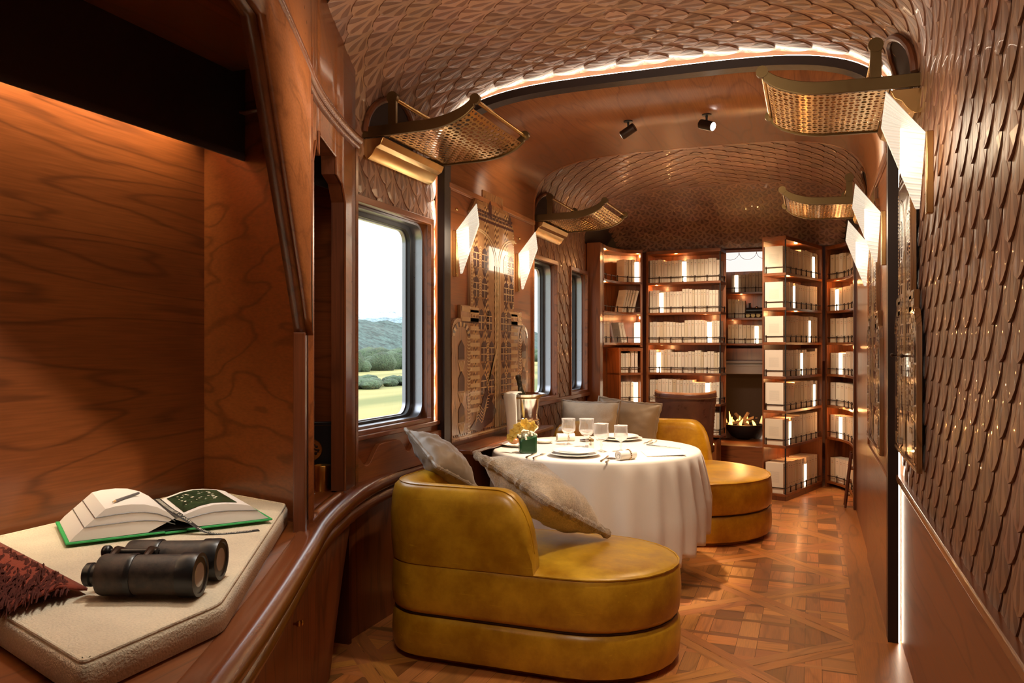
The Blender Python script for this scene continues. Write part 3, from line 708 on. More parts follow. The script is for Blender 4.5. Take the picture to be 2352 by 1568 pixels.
# cornice moulding sweeping along the cabinet
def sweep(prof, y0, y1, z, n=70):
    rows = []
    for i in range(n+1):
        y = y0+(y1-y0)*i/n; rows.append([cpt(y, o, z+dz) for o, dz in prof])
    return MB().grid(rows)
def torus_prof(cx_, cz, r, a0, a1, n=8): return [(cx_+r*cos(radians(a0+(a1-a0)*k/n)), cz+r*sin(radians(a0+(a1-a0)*k/n))) for k in range(n+1)]
corn = sweep([(.0, -.03)]+torus_prof(.012, -.022, .010, -90, 90, 6)+torus_prof(.016, .006, .020, -80, 90)+[(.0, .03)], -.9, 3.12, 2.285); corn.build('cornice', 'moulding', cab)
for (y, z) in ((2.13, 2.435), (2.17, 2.405)):
    k = MB(); p = cpt(y, 0, z); n_ = cn(y); k.lathe([(.005, 0), (.004, .012), (.010, .018), (.011, .024), (.006, .028)], p, 12, n_); k.build('knob', 'bronze', cab)
g = MB(); g.tube([cpt(2.36, .0012, .76), cpt(2.36, .0012, 2.24)], .0022, 4); g.build('door_gap', 'void', cab)
g = MB(); g.tube([cpt(2.40, .0012, 2.32), cpt(2.40, .0012, 2.84)], .0022, 4); g.build('door_gap', 'void', cab)
CABO = 0
# ---- counter with double torus edge and cupboards beneath ----
ctr = root('curved_counter', (cx(2.0), 2.0, 0), 'cherry counter with a glossy double-rounded edge curving toward the sofa', 'counter')
tp = MB(); rows = []
for y in ysteps(-.9, 4.07, .08): rows.append([cpt(y, -.035, .722), V((-2.262 if y < 3.13 else -1.985, y, .722))])
tp.grid(rows); tp.build('counter_top', 'cherry_y', ctr, solid=.03)
pr = [(-.060, .0), (-.060, .016), (-.050, .020), (-.034, .016)]+torus_prof(-.004, -.014, .036, 108, -72, 10)+[(-.006, -.056)]+torus_prof(-.016, -.084, .031, 75, -90, 10)+[(-.05, -.115)]
sweep(pr, -.9, 4.07, .722, 90).build('edge_moulding', 'moulding', ctr)
fb = MB(); fb.grid([[cpt(-.9+(3.66+.56*z)*k/44, -.06, z) for z in (.02, .2, .4, .62)] for k in range(45)]); fb.build('cupboard_front', 'cherry_matt', ctr, solid=.02)
for y in (1.30, 1.92, 2.42):
    MB().tube([cpt(y, -.0575, .04), cpt(y, -.0575, .62)], .0022, 4).build('door_gap', 'void', ctr)
for (y, z) in ((2.16, .475), (2.22, .455)):
    MB().lathe([(.004, 0), (.004, .014), (.009, .020), (.010, .026), (.005, .030)], cpt(y, -.058, z), 12, cn(y)).build('knob', 'brass', ctr)
# ---- reading nook ----
nook = root('reading_nook', (-2.2, 1.9, .72), 'dark cherry-lined reading nook with glowing top edge behind the cream cushion', 'alcove')
MB().box(-2.285, -2.268, -.9, 2.62, .71, 2.42).build('back_panel', 'cherry_y', nook)
s_ = MB().prism([(-2.27, 2.54, .71), (-1.66, 2.358, .71), (-1.66, 2.358, 2.42), (-2.27, 2.54, 2.42)], (.008, .03, 0)); s_.build('end_panel', 'cherry_x', nook)
MB().box(-2.165, -2.150, -.9, 2.51, 2.235, 2.40).build('valance', 'cherry_dark', nook, bevel=.002)
MB().grid([[V((-2.285, y, 2.39)), cpt(y, -.03, 2.39)] for y in ysteps(-.9, 2.4, .1)]).build('nook_ceiling', 'cherry_y', nook, solid=.02)
MB().box(-2.262, -2.248, -.8, 2.48, 2.30, 2.31).build('light_strip', 'led_soft', nook)
nl_ = lamp('AREA', 'nook_light', (-2.215, .9, 2.33), 40, (1, .76, .46), .05, 3.0); nl_.rotation_euler = (0, radians(40), 0); nl_.data.spread = radians(120)
# cushion
def rounded_poly(P, r, n=6):
    out = []; m = len(P)
    for i in range(m):
        a, b, c = V(P[i-1]), V(P[i]), V(P[(i+1) % m]); u = (a-b).normalized()*r; w_ = (c-b).normalized()*r
        for k in range(n+1):
            t = k/n; out.append((b+u)*(1-t)**2+b*2*t*(1-t)+(b+w_)*t*t)
    return out
cp = rounded_poly([(-1.71, 1.215, 0), (-1.195, 1.035, 0), (-1.192, 1.392, 0), (-1.735, 2.36, 0), (-2.24, 2.50, 0), (-2.24, 1.41, 0)], .03)
cen = sum(cp, V((0, 0, 0)))/len(cp)
def inset_poly(P, d): 
    n = len(P); out = []
    for i in range(n):
        t = (P[(i+1) % n]-P[i-1]).normalized(); out.append(P[i]+V((-t.y, t.x, 0))*d)
    return out
def area(P): return sum(P[i].x*P[(i+1) % len(P)].y-P[(i+1) % len(P)].x*P[i].y for i in range(len(P)))
if area(cp) < 0: cp.reverse()
rows = []
for d, z in ((.012, .7385), (.0, .744), (.0, .79), (.004, .798), (.012, .803), (.028, .806)):
    rows.append([p+V((0, 0, z)) for p in inset_poly(cp, d)])
cu = root('seat_cushion', (cen.x, cen.y, .738), 'thick cream boucle seat cushion lying in the reading nook', 'cushion')
mc = MB(); mc.grid(rows, closev=True); cc_ = sum(rows[-1], V((0, 0, 0)))/len(cp)+V((0, 0, .002)); mc.add(rows[-1]+[cc_], [(i, (i+1) % len(cp), len(cp)) for i in range(len(cp))]); mc.add(rows[0], [list(range(len(cp)-1, -1, -1))])
mc.build('cushion_body', 'boucle', cu, ang=70)
MB().tube([p+V((0, 0, .8035)) for p in inset_poly(cp, .010)], .0042, 8, closed=True).build('piping', 'boucle', cu)
# ---- big open book ----
A = V((-1.92, 1.615, .806)); Bv = V((-1.594, 2.075, .806)); bx = (Bv-A).normalized(); by = V((-bx.y, bx.x, 0)); by = V((-.27, .155, 0)).normalized()
by = (by-bx*by.dot(bx)).normalized(); bc = A+bx*.285
TB = Matrix.Translation(bc+V((0, 0, .010))) @ Matrix((( bx.x, by.x, 0, 0), (bx.y, by.y, 0, 0), (0, 0, 1, 0), (0, 0, 0, 1)))
bk = root('open_book', tuple(bc), 'thick green-covered book lying open on the cream cushion', 'book')
W2, HB = .285, .32
m = MB(TB); m.box(-W2, -.03, -.005, HB+.005, .0, .006); m.box(.03, W2, -.005, HB+.005, .0, .006); m.box(-.03, .03, -.004, HB+.004, -.003, .003); m.build('cover', 'green', bk, bevel=.002)
def block(side, prof, base):
    m = MB(TB); low = [(side*x, base) for x in [abs(prof[0][0]), 0.006]]
    poly = [(side*abs(prof[0][0])/1.0, base)]+[]
    return m
Lp = [(-.275, .007), (-.262, .022), (-.186, .088), (-.16, .093), (-.12, .094), (-.085, .090), (-.05, .078), (-.022, .060), (-.002, .040), (-.075, .008), (-.15, .007)]
Rp = [(.275, .007), (.262, .016), (.218, .052), (.19, .060), (.15, .066), (.11, .068), (.075, .063), (.045, .054), (.02, .046), (.0, .036), (.065, .008), (.15, .007)]
MB(TB).prism([(x, 0, z) for x, z in Lp], (0, HB-.01, 0)).build('page_block', 'paper', bk, ang=30)
MB(TB).prism([(x, 0, z) for x, z in Rp], (0, HB-.01, 0)).build('page_block', 'paper', bk, ang=30)
# dark signature lines across the page edges
for sc_ in (.42, .72):
    MB(TB).tube([(x*1.0-(0), -.0012, .010+(z-.010)*sc_) for x, z in ([(-.275+.09*sc_, .088)]+Lp[3:9])], .0011, 4).build('signature_line', 'pencil', bk)
    MB(TB).tube([(-.2765+.089*sc_, -.001, .010+.078*sc_), (-.2765+.089*sc_, HB-.01, .010+.078*sc_)], .0013, 4).build('signature_line', 'pencil', bk)
MB(TB).tube([(x, -.0012, .010+(z-.010)*.62) for x, z in [(.24, .052)]+Rp[3:9]], .0011, 4).build('signature_line', 'pencil', bk)
M['photo'] = mat_fabric('printed_picture', (.025, .05, .022), .35, 60, 0, 0, .5, 9)
pic = MB(TB); pp = [(.028, .0500), (.045, .0555), (.075, .0645), (.11, .0695), (.15, .0675), (.185, .0620)]
MB(TB).box(-.073, .063, .0, HB-.01, .0065, .0085).build('hollow_shade_strip', 'darkfab', bk)  # black strip that paints the shade in the hollow over the spine
pic.grid([[(x, .028, z) for x, z in pp], [(x, HB-.035, z) for x, z in pp]]); pic.build('printed_picture', 'photo', bk)
sp_ = MB(TB); random.seed(5)
for k in range(34):
    x = .05+.10*random.random(); y = .10+.15*random.random(); z = next(a[1]+(b[1]-a[1])*(x-a[0])/(b[0]-a[0]) for a, b in zip(pp, pp[1:]) if a[0] <= x <= b[0]); r = random.uniform(.002, .006)
    sp_.add([(x+r*cos(t*pi/3), y+r*sin(t*pi/3), z+.0006) for t in range(6)], [range(6)])
sp_.build('picture_flowers', 'bud', bk)
# ribbon marker with lettering
rb = [(0.0, .30, .050), (.0, .2, .050), (.002, .08, .050), (.010, .008, .048), (.032, -.018, .030), (.062, -.040, .006), (.10, -.060, -.0075), (.16, -.075, -.008), (.22, -.08, -.008)]
rbs = smooth_path(rb, 5); rw = MB(TB); rows = []
for i, p in enumerate(rbs):
    a = rbs[max(0, i-1)]; b = rbs[min(len(rbs)-1, i+1)]; d = (b-a).normalized(); s2 = V((d.y, -d.x, 0)).normalized(); rows.append([p-s2*.0105, p+s2*.0105])
rw.grid(rows); rb_o = rw.build('ribbon_marker', 'darkfab', bk, solid=.0012)
# letters stand along the ribbon
def text_mb(s, size, T):
    cu_ = bpy.data.curves.new('t', 'FONT'); cu_.body = s; cu_.size = size; cu_.extrude = .0004; cu_.align_x = 'LEFT'; cu_.align_y = 'CENTER'; cu_.resolution_u = 2
    to = bpy.data.objects.new('t', cu_); COL.objects.link(to); dg = bpy.context.evaluated_depsgraph_get(); me = bpy.data.meshes.new_from_object(to.evaluated_get(dg))
    mb = MB(T)
    mb.add([v.co.copy() for v in me.vertices], [list(p.vertices) for p in me.polygons])
    bpy.data.objects.remove(to); bpy.data.curves.remove(cu_); bpy.data.meshes.remove(me); return mb
def warp_text(s, size, name, t0, dt):
    base = text_mb(s, size, None); cum = [0]
    for a, b in zip(rbs, rbs[1:]): cum.append(cum[-1]+(b-a).length)
    out = []
    for p in base.v:
        t = t0+p.x
        for i in range(len(cum)-1):
            if cum[i] <= t <= cum[i+1]: break
        f = (t-cum[i])/max(cum[i+1]-cum[i], 1e-6); f = min(max(f, 0), 1); q = rbs[i].lerp(rbs[i+1], f); d = (rbs[i+1]-rbs[i]).normalized(); s2 = V((d.y, -d.x, 0)).normalized(); n_ = s2.cross(d).normalized()
        if n_.z < 0: n_ = -n_
        out.append(TB @ (q-s2*p.y+n_*(.0012+max(p.z, 0))))
    mb = MB(); mb.v = out; mb.f = base.f; return mb.build(name, 'ribtext', rb_o, smooth=False)
warp_text('JOB  O  ARTE', .0135, 'ribbon_lettering', .262, 0)
lb_ = MB()
cum_ = [0]
for a_, b_ in zip(rbs, rbs[1:]): cum_.append(cum_[-1]+(b_-a_).length)
random.seed(12)
t = .02
while t < cum_[-1]-.02:
    if .255 < t < .365: t += .004; continue
    i_ = max(k for k in range(len(cum_)-1) if cum_[k] <= t); f_ = (t-cum_[i_])/(cum_[i_+1]-cum_[i_]); q_ = rbs[i_].lerp(rbs[i_+1], f_); d_ = (rbs[i_+1]-rbs[i_]).normalized(); s2_ = V((d_.y, -d_.x, 0)).normalized(); n_ = s2_.cross(d_).normalized(); n_ = n_ if n_.z > 0 else -n_
    w2_ = random.uniform(.0006, .0013); vs_ = [q_+d_*w2_+s2_*.0055+n_*.0014, q_+d_*w2_-s2_*.0055+n_*.0014, q_-d_*w2_-s2_*.0055+n_*.0014, q_-d_*w2_+s2_*.0055+n_*.0014]
    lb_.add([TB @ p_ for p_ in vs_], [(0, 1, 2, 3)]); t += random.uniform(.003, .0055)
tag(lb_.build('ribbon_print', 'ribtext', rb_o, smooth=False), kind='stuff')
# pencil
pA = TB @ V((-.165, .035, .0995)); pB = TB @ V((-.075, .165, .0965)); d = (pB-pA).normalized()
pc = root('pencil', tuple(pA), 'grey sharpened pencil resting on the left page of the open book', 'pencil')
MB().tube([pA+d*.018, pB], .0042, 6).build('pencil_barrel', 'pencil', pc, smooth=False)
MB().tube([pA+d*.004, pA+d*.018], [.0011, .0042], 6).build('sharpened_tip', 'tipwood', pc)
MB().tube([pA, pA+d*.004], [.0003, .0011], 6).build('pencil_lead', 'black', pc)
# ---- binoculars ----
eA = V((-1.500, 1.318, .857)); oB = V((-1.266, 1.406, .857)); ax = (oB-eA).normalized(); sd = V((-ax.y, ax.x, 0))
M['bino'] = mat_leather('worn_black_leather', (.006, .006, .007), (.075, .05, .036), .55, .03, 22)
bn = root('binoculars', ((eA.x+oB.x)/2, (eA.y+oB.y)/2, .808), 'old black leather-covered binoculars lying on the cream cushion', 'binoculars')
Lb = (oB-eA).length
for k in (0, 1):
    o = eA+sd*(.128*k)+ax*(-.0*k)
    def q(prof, name, mat): MB().lathe([(r_*1.12, z_) for r_, z_ in prof], o, 28, ax).build(name, mat, bn, ang=35)
    z0 = .045 if True else 0
    q([(.019, -.004), (.023, 0), (.0235, .012), (.0205, .016), (.0205, .03), (.024, .032)], 'eyepiece', 'black')
    q([(.030, .030), (.0385, .033), (.0405, .040), (.0405, .098)], 'prism_body', 'bino')
    q([(.0415, .098), (.0418, .106), (.040, .110)], 'collar_ring', 'black')
    q([(.0385, .108), (.0395, Lb*.78), (.0402, Lb*.86)], 'barrel', 'bino')
    q([(.0425, Lb*.84), (.0432, Lb*.86), (.0438, Lb*.97), (.0425, Lb*1.0), (.036, Lb*1.0), (.0345, Lb*.99)], 'objective_ring', 'black')
    q([(.0001, Lb*.992), (.02, Lb*.9915), (.0355, Lb*.985)], 'objective_lens', 'lens')
mid = eA+sd*.064+V((0, 0, .034))
MB().tube([mid+ax*.0, mid+ax*.125], .0075, 12).build('centre_hinge', 'black', bn)
MB().lathe([(.012, .0), (.0145, .003), (.0145, .014), (.012, .017)], mid+ax*.002, 16, ax).build('focus_wheel', 'black', bn)
for t in (.035, .112):
    MB().tube([mid+ax*t-sd*.03-V((0, 0, .004)), mid+ax*t+V((0, 0, .004)), mid+ax*t+sd*.03-V((0, 0, .004))], [.007, .010, .007], 8).build('bridge', 'bronze', bn)
# ---- rust throw with fringe ----
th = root('rust_throw', (-1.95, 1.42, .81), 'rust-red velvet throw with dark fringe on the left of the cushion', 'throw')
e0 = V((-2.20, 1.60, .815)); e1 = V((-1.52, 1.335, .815)); inn = V((-.14, -.30, 0))
rows = []
for i in range(17):
    t = i/16; p = e0.lerp(e1, t); row = []
    for j in range(9):
        u = j/8; q_ = p+V((-.02, -.17, 0))*u+V((0, 0, .035*sin(pi*min(1, u*1.0))*(1-.35*t)+.010*noise.noise(V((t*5, u*4, 1))))); q_.z = max(q_.z, .8175); row.append(q_)
    rows.append(row)
MB().grid(rows).build('cloth', 'rust', th, solid=.006)
fr = MB(); random.seed(9)
for k in range(2600):
    t = random.random()**.8; u = random.choice((random.random(), 1.0)); b = e0.lerp(e1, 1.0*t)+V((-.02, -.17, 0))*(.18+.82*u)+V((0, 0, .010+.022*random.random()))
    dr = V((.55, -.75+random.uniform(-.4, .4), random.uniform(-.15, .35))).normalized(); L = random.uniform(.02, .048)
    m1 = b+dr*L*.55; e_ = b+dr*L+V((0, 0, -.012)); e_.z = max(e_.z, .812); m1.z = max(m1.z, .813); b.z = max(b.z, .815)
    if b.x > -1.26 or e_.x > -1.24: continue
    fr.tube([b, m1, e_], [.0032, .0026, .0010], 3, caps=False)
tag(fr.build('fringe', 'fringe', th), kind='stuff')
# ---- niche objects ----
CABO = -.038
def frame_at(y, off, z, yaw=0):
    p = cpt(y, off, z); n_ = cn(y); t_ = V((-n_.y, n_.x, 0)); return Matrix.Translation(p) @ Matrix(((t_.x, -n_.x, 0, 0), (t_.y, -n_.y, 0, 0), (0, 0, 1, 0), (0, 0, 0, 1)))
xd_ = V((.83, .55, 0)).normalized(); Tn = Matrix.Translation(V((-2.075, 3.045, .724))) @ Matrix(((xd_.x, -xd_.y, 0, 0), (xd_.y, xd_.x, 0, 0), (0, 0, 1, 0), (0, 0, 0, 1)))
bd = root('black_display_box', tuple(Tn.translation), 'flat black gift box with a gold medallion standing in the stepped niche', 'box')
MB(Tn).box(-.13, .065, .0, .03, 0, .30).build('box_body', 'black', bd, bevel=.003)
MB(Tn).tube([(-.12, -.001, .015), (.055, -.001, .015), (.055, -.001, .285), (-.12, -.001, .285)], .0015, 4, closed=True).build('gold_line', 'gold', bd)
md = MB(Tn); md.lathe([(.0001, .004), (.047, .004), (.050, .0)], (-.035, .0, .175), 28, (0, -1, 0)); md.build('medallion', 'gold', bd)
md = MB(Tn); random.seed(2)
for k in range(16): a = random.uniform(0, 6.28); r = random.uniform(0, .034); md.ball((-.035+r*cos(a), -.0045, .175+r*sin(a)), random.uniform(.004, .008), 6, (1, .2, 1))
md.build('medallion_relief', 'bronze', bd)
tt = root('brass_tin', (-1.995, 2.955, .724), 'small cylindrical brass tin in front of the black box in the niche', 'tin')
cT = V((-1.995, 2.955, .724))
MB().lathe([(.034, 0), (.035, .002), (.035, .090)], cT, 28).build('tin_body', 'gold', tt)
MB().lathe([(.0362, .090), (.0362, .120), (.035, .123), (.0001, .123)], cT, 28).build('lid', 'gold', tt)
tcp = Tn @ V((.02, -.10, 0))
cd_ = MB().lathe([(.03, 0), (.031, .003), (.012, .006), (.009, .014), (.0001, .014)], V((-1.985, 2.87, .724)), 18).build('white_dish', 'porcelain'); tag(cd_, 'tiny white dish at the foot of the brass tin', 'dish')
# ================= luggage racks =================
def make_rack(label, L):
    r = root('luggage_rack', (0, 0, 0), label, 'luggage rack', 'luggage racks under the ceiling')
    P = smooth_path([(0, 0, 0), (.12, 0, 0), (.25, 0, .003), (.36, 0, .006), (.45, 0, .020), (.53, 0, .050), (.58, 0, .088)], 5)
    for y in (0, L):
        up = [p+V((0, y-.009, .024)) for p in P]; dn = [p+V((0, y-.009, -.026)) for p in P]; e = V((0, .018, 0)); m = MB()
        m.grid([up, dn, [p+e for p in dn], [p+e for p in up]], closeu=True)
        for k in (0, -1): m.add([up[k], dn[k], dn[k]+e, up[k]+e], [(0, 1, 2, 3)])
        m.build('curved_bracket', 'brass_shaded' if True else 'brass', r, bevel=.002)
        m = MB(); m.tube([V((.584, y-.011, .096)), V((.584, y+.011, .096))], .024, 16); m.build('bracket_knob', 'brass_shaded', r)
        m = MB(); m.box(.145, .185, y-.009, y+.009, .02, .135); m.tube([V((.165, y-.011, .148)), V((.165, y+.011, .148))], .028, 16); m.build('upright', 'brass_shaded', r)
    MB().tube([V((.165, 0, .148)), V((.165, L, .148))], .011, 10).build('upper_rod', 'brass', r)
    MB().tube([V((.580, 0, .094)), V((.580, L, .094))], .010, 10).build('front_rod', 'brass', r)
    MB().prism([(0, 0, -.125), (.03, 0, -.125), (.055, 0, -.105), (.075, 0, -.075), (.10, 0, -.062), (.115, 0, -.03), (0, 0, -.03)], (0, L, 0)).build('wall_rail', 'brass', r, bevel=.002, ang=25)
    # pierced sheet
    cum = [0]
    for a, b in zip(P, P[1:]): cum.append(cum[-1]+(b-a).length)
    def at(s_, y, h=0):
        s_ = max(0, min(s_, cum[-1]-1e-5)); i = next(k for k in range(len(cum)-1) if cum[k+1] > s_); f = (s_-cum[i])/(cum[i+1]-cum[i]); p = P[i].lerp(P[i+1], f); return V((p.x, y, p.z-.018))
    m = MB(); nx, ny = 20, 18; s0, s1 = .115, cum[-1]-.018; ya, yb = .012, L-.012; dx = (s1-s0)/nx; dy = (yb-ya)/ny
    for i in range(nx):
        for j in range(ny):
            a = s0+i*dx; b = ya+j*dy; c_ = (a+dx/2, b+dy/2); big = (i+j) % 2 == 0; rx, ry = (.44*dx, .47*dy) if big else (.26*dx, .28*dy)
            if i in (0, nx-1) or j in (0, ny-1): rx *= .7; ry *= .7
            out = [(a, b), (a+dx/2, b), (a+dx, b), (a+dx, b+dy/2), (a+dx, b+dy), (a+dx/2, b+dy), (a, b+dy), (a, b+dy/2)]
            inn = [(c_[0]+rx*cos(radians(t)), c_[1]+ry*sin(radians(t))) for t in (225, 270, 315, 0, 45, 90, 135, 180)]
            vs = [at(*p) for p in out]+[at(*p) for p in inn]; m.add(vs, [(k, (k+1) % 8, (k+1) % 8+8, k+8) for k in range(8)])
    m.build('pierced_sheet', 'brass', r, solid=.003, smooth=False)
    return r
ra = make_rack('pierced brass luggage rack above the large left window, nearest on that side', .66)
ra.location = (-1.995, 3.28, 2.375)
rb_ = copy_tree(ra); rb_['label'] = 'pierced brass luggage rack on the left beyond the mural, above the small windows'; rb_.location = (-1.995, 5.66, 2.33)
rc_ = copy_tree(ra); rc_['label'] = 'large pierced brass luggage rack on the right above the nearest pleated lamp'; rc_.rotation_euler = (0, 0, pi); rc_.location = (.395, 4.03, 2.375)
rd_ = copy_tree(ra); rd_['label'] = 'smaller pierced brass luggage rack on the right beyond the wooden arch'; rd_.rotation_euler = (0, 0, pi); rd_.location = (.395, 6.36, 2.33)
# ---- lunettes: round-arched openings over the racks ----
def lunette(yc, side, z0, label, Sf):
    x = XC+side*1.2; L_ = root('arched_vent', (x, yc, z0), label, 'vent', 'arched vents above the luggage racks')
    s0 = None
    def wall(y, z):   # follow the tiled section
        t = min(range(Sf.n), key=lambda k: abs(Sf.p[k][1]-z) if Sf.p[k][0] > .9 else 9); return XC+side*(Sf.p[t][0]-.028)
    arcp = [(yc+.25*cos(pi*k/24), z0+.21*sin(pi*k/24)) for k in range(25)]
    MB().tube([V((wall(y, z), y, z)) for y, z in arcp], .016, 8).build('rim', 'cherry_dark', L_)
    m = MB(); rows = []
    for k in range(9):
        f = 1-k/8; rows.append([V((wall(y, z0+(z-z0)*f)+side*.004, yc+(y-yc)*1, z0+(z-z0)*f)) for y, z in arcp])
    m.grid(rows); m.build('recess_shade', 'recess', L_)  # dark sheet on the wall, its colour stands for shade inside the vent
    return L_
lunette(3.52, -1, 2.375, 'dark arched vent in the scale tiles above the near left rack', S_N)
lunette(5.93, -1, 2.34, 'dark arched vent in the tiles above the far left rack', S_F)
lunette(3.66, 1, 2.42, 'arched vent in the scale tiles above the large right rack', S_N)
lunette(5.93, 1, 2.36, 'arched vent in the tiles above the smaller right rack', S_F)
# ================= pleated wall lamps =================
def make_sconce(label):
    r = root('wall_lamp', (0, 0, 0), label, 'wall lamp', 'pleated fan wall lamps')
    MB().box(0, .022, -.017, .017, -.262, .008).build('wall_bar', 'brass', r, bevel=.003)
    m = MB(); A = V((.026, 0, 0)); B = V((.155, 0, .035)); C = V((.135, 0, .165)); Dn = V((.040, 0, -.245)); n = 14
    m.uv = []; m.tint = []
    for sd_ in (-1, 1):
        w_ = .026*sd_
        def surf_(p, q, r_, s_, nn, v0, v1):   # strip of pleats between edge p-q and edge s-r
            for k in range(nn):
                for (t0, t1, d0, d1) in ((k/nn, (k+.5)/nn, 0, .004), ((k+.5)/nn, (k+1)/nn, .004, 0)):
                    P0, Q0 = p.lerp(s_, t0), q.lerp(r_, t0); P1, Q1 = p.lerp(s_, t1), q.lerp(r_, t1); d0v = V((0, sd_*d0, 0)); d1v = V((0, sd_*d1, 0))
                    vs = [P0+d0v, Q0+d0v, Q1+d1v, P1+d1v]; uv = [(0, v0+(v1-v0)*t0), (1, v0+(v1-v0)*t0), (1, v0+(v1-v0)*t1), (0, v0+(v1-v0)*t1)]
                    m.add(vs, [(0, 1, 2, 3) if sd_ < 0 else (3, 2, 1, 0)], [uv if sd_ < 0 else uv[::-1]])
        Aw = A+V((0, w_, 0)); Bw = B+V((0, w_*.35, 0))
        surf_(Aw, Bw, C+V((.006, w_*.1, -.01)), Aw+V((.0005, 0, .0005)), 9, 0, 3)      # fan above the fold
        surf_(Aw, Bw, Dn+V((.012, 0, 0)), Dn, n, 3, 7)       # long pleats below
    m.build('pleated_shade', 'shade', r, ang=20)
    return r
sc0 = make_sconce('pleated cream wall lamp at the left edge of the left mural'); sc0.location = (-1.945, 4.21, 2.03)
lampd = bpy.data.lights.new('wall_lamp_light', 'POINT')
SC = [(-1.945, 4.21, 2.03, 0, None), (-1.945, 5.25, 2.01, 0, 'pleated cream wall lamp at the right edge of the left mural, before the small windows'),
      (.372, 2.93, 2.06, pi, 'largest pleated cream wall lamp, on the tiled right wall under the big rack'),
      (.345, 4.37, 2.03, pi, 'pleated cream wall lamp right of the wooden arch, upper of the far pair'), (.345, 5.21, 1.97, pi, 'pleated cream wall lamp farthest away on the right, lower of the far pair')]
for i, (x, y, z, a, lb) in enumerate(SC):
    if i: s_ = copy_tree(sc0); s_.location = (x, y, z); s_.rotation_euler = (0, 0, a); s_['label'] = lb
    sgn = 1 if a == 0 else -1
    for dy in (-.14, .14):
        o_ = lamp('AREA', 'wall_lamp_glow', (x+sgn*.10, y+dy*1.15, z-.06), .8, (1, .82, .60), .16, .42); o_.rotation_euler = (0, sgn*radians(90), 0)
# ================= ceiling spotlights =================
def make_spot(label, p, d):
    d = V(d).normalized(); p = V(p); r = root('ceiling_spotlight', tuple(p), label, 'spotlight', 'small black ceiling spotlights')
    MB().lathe([(.028, 0), (.028, -.008), (.007, -.010), (.006, -.045)], p, 16).build('mount', 'black', r)
    c = p+V((0, 0, -.065)); MB().lathe([(.024, -.048), (.028, -.044), (.028, .045), (.026, .047)], c, 18, d).build('lamp_head', 'bronze', r)
    MB().lathe([(.0001, .0475), (.024, .0475)], c, 18, d).build('lit_lens', 'lens_lit', r)
    return c+d*.055, d
c1, d1 = make_spot('small black ceiling spotlight aimed left, nearer the mural', (-1.05, 4.80, 2.742), (-.85, .12, -.45))
lamp('SPOT', 'spot_mural', tuple(c1), 17, NEUT, .02, None, tuple(c1+d1), 60, .6)
c2, d2 = make_spot('small black ceiling spotlight aimed right, showing its lit lens', (-.585, 4.83, 2.742), (.80, -.42, -.35))
lamp('SPOT', 'spot_right', tuple(c2), 22, NEUT, .02, None, tuple(c2+d2), 60, .6)
# little brass studs in the wood beside the lamps
for (x, y, z, lb) in ((-1.94, 4.235, 2.165, 'tiny bright brass stud on the wall above the first left wall lamp'), (-1.94, 5.30, 2.13, 'tiny bright brass stud on the wall above the second left wall lamp')):
    tag(MB().ball((x, y, z), .009, 10).build('wall_stud', 'brass'), lb, 'stud', 'brass studs above the left wall lamps')
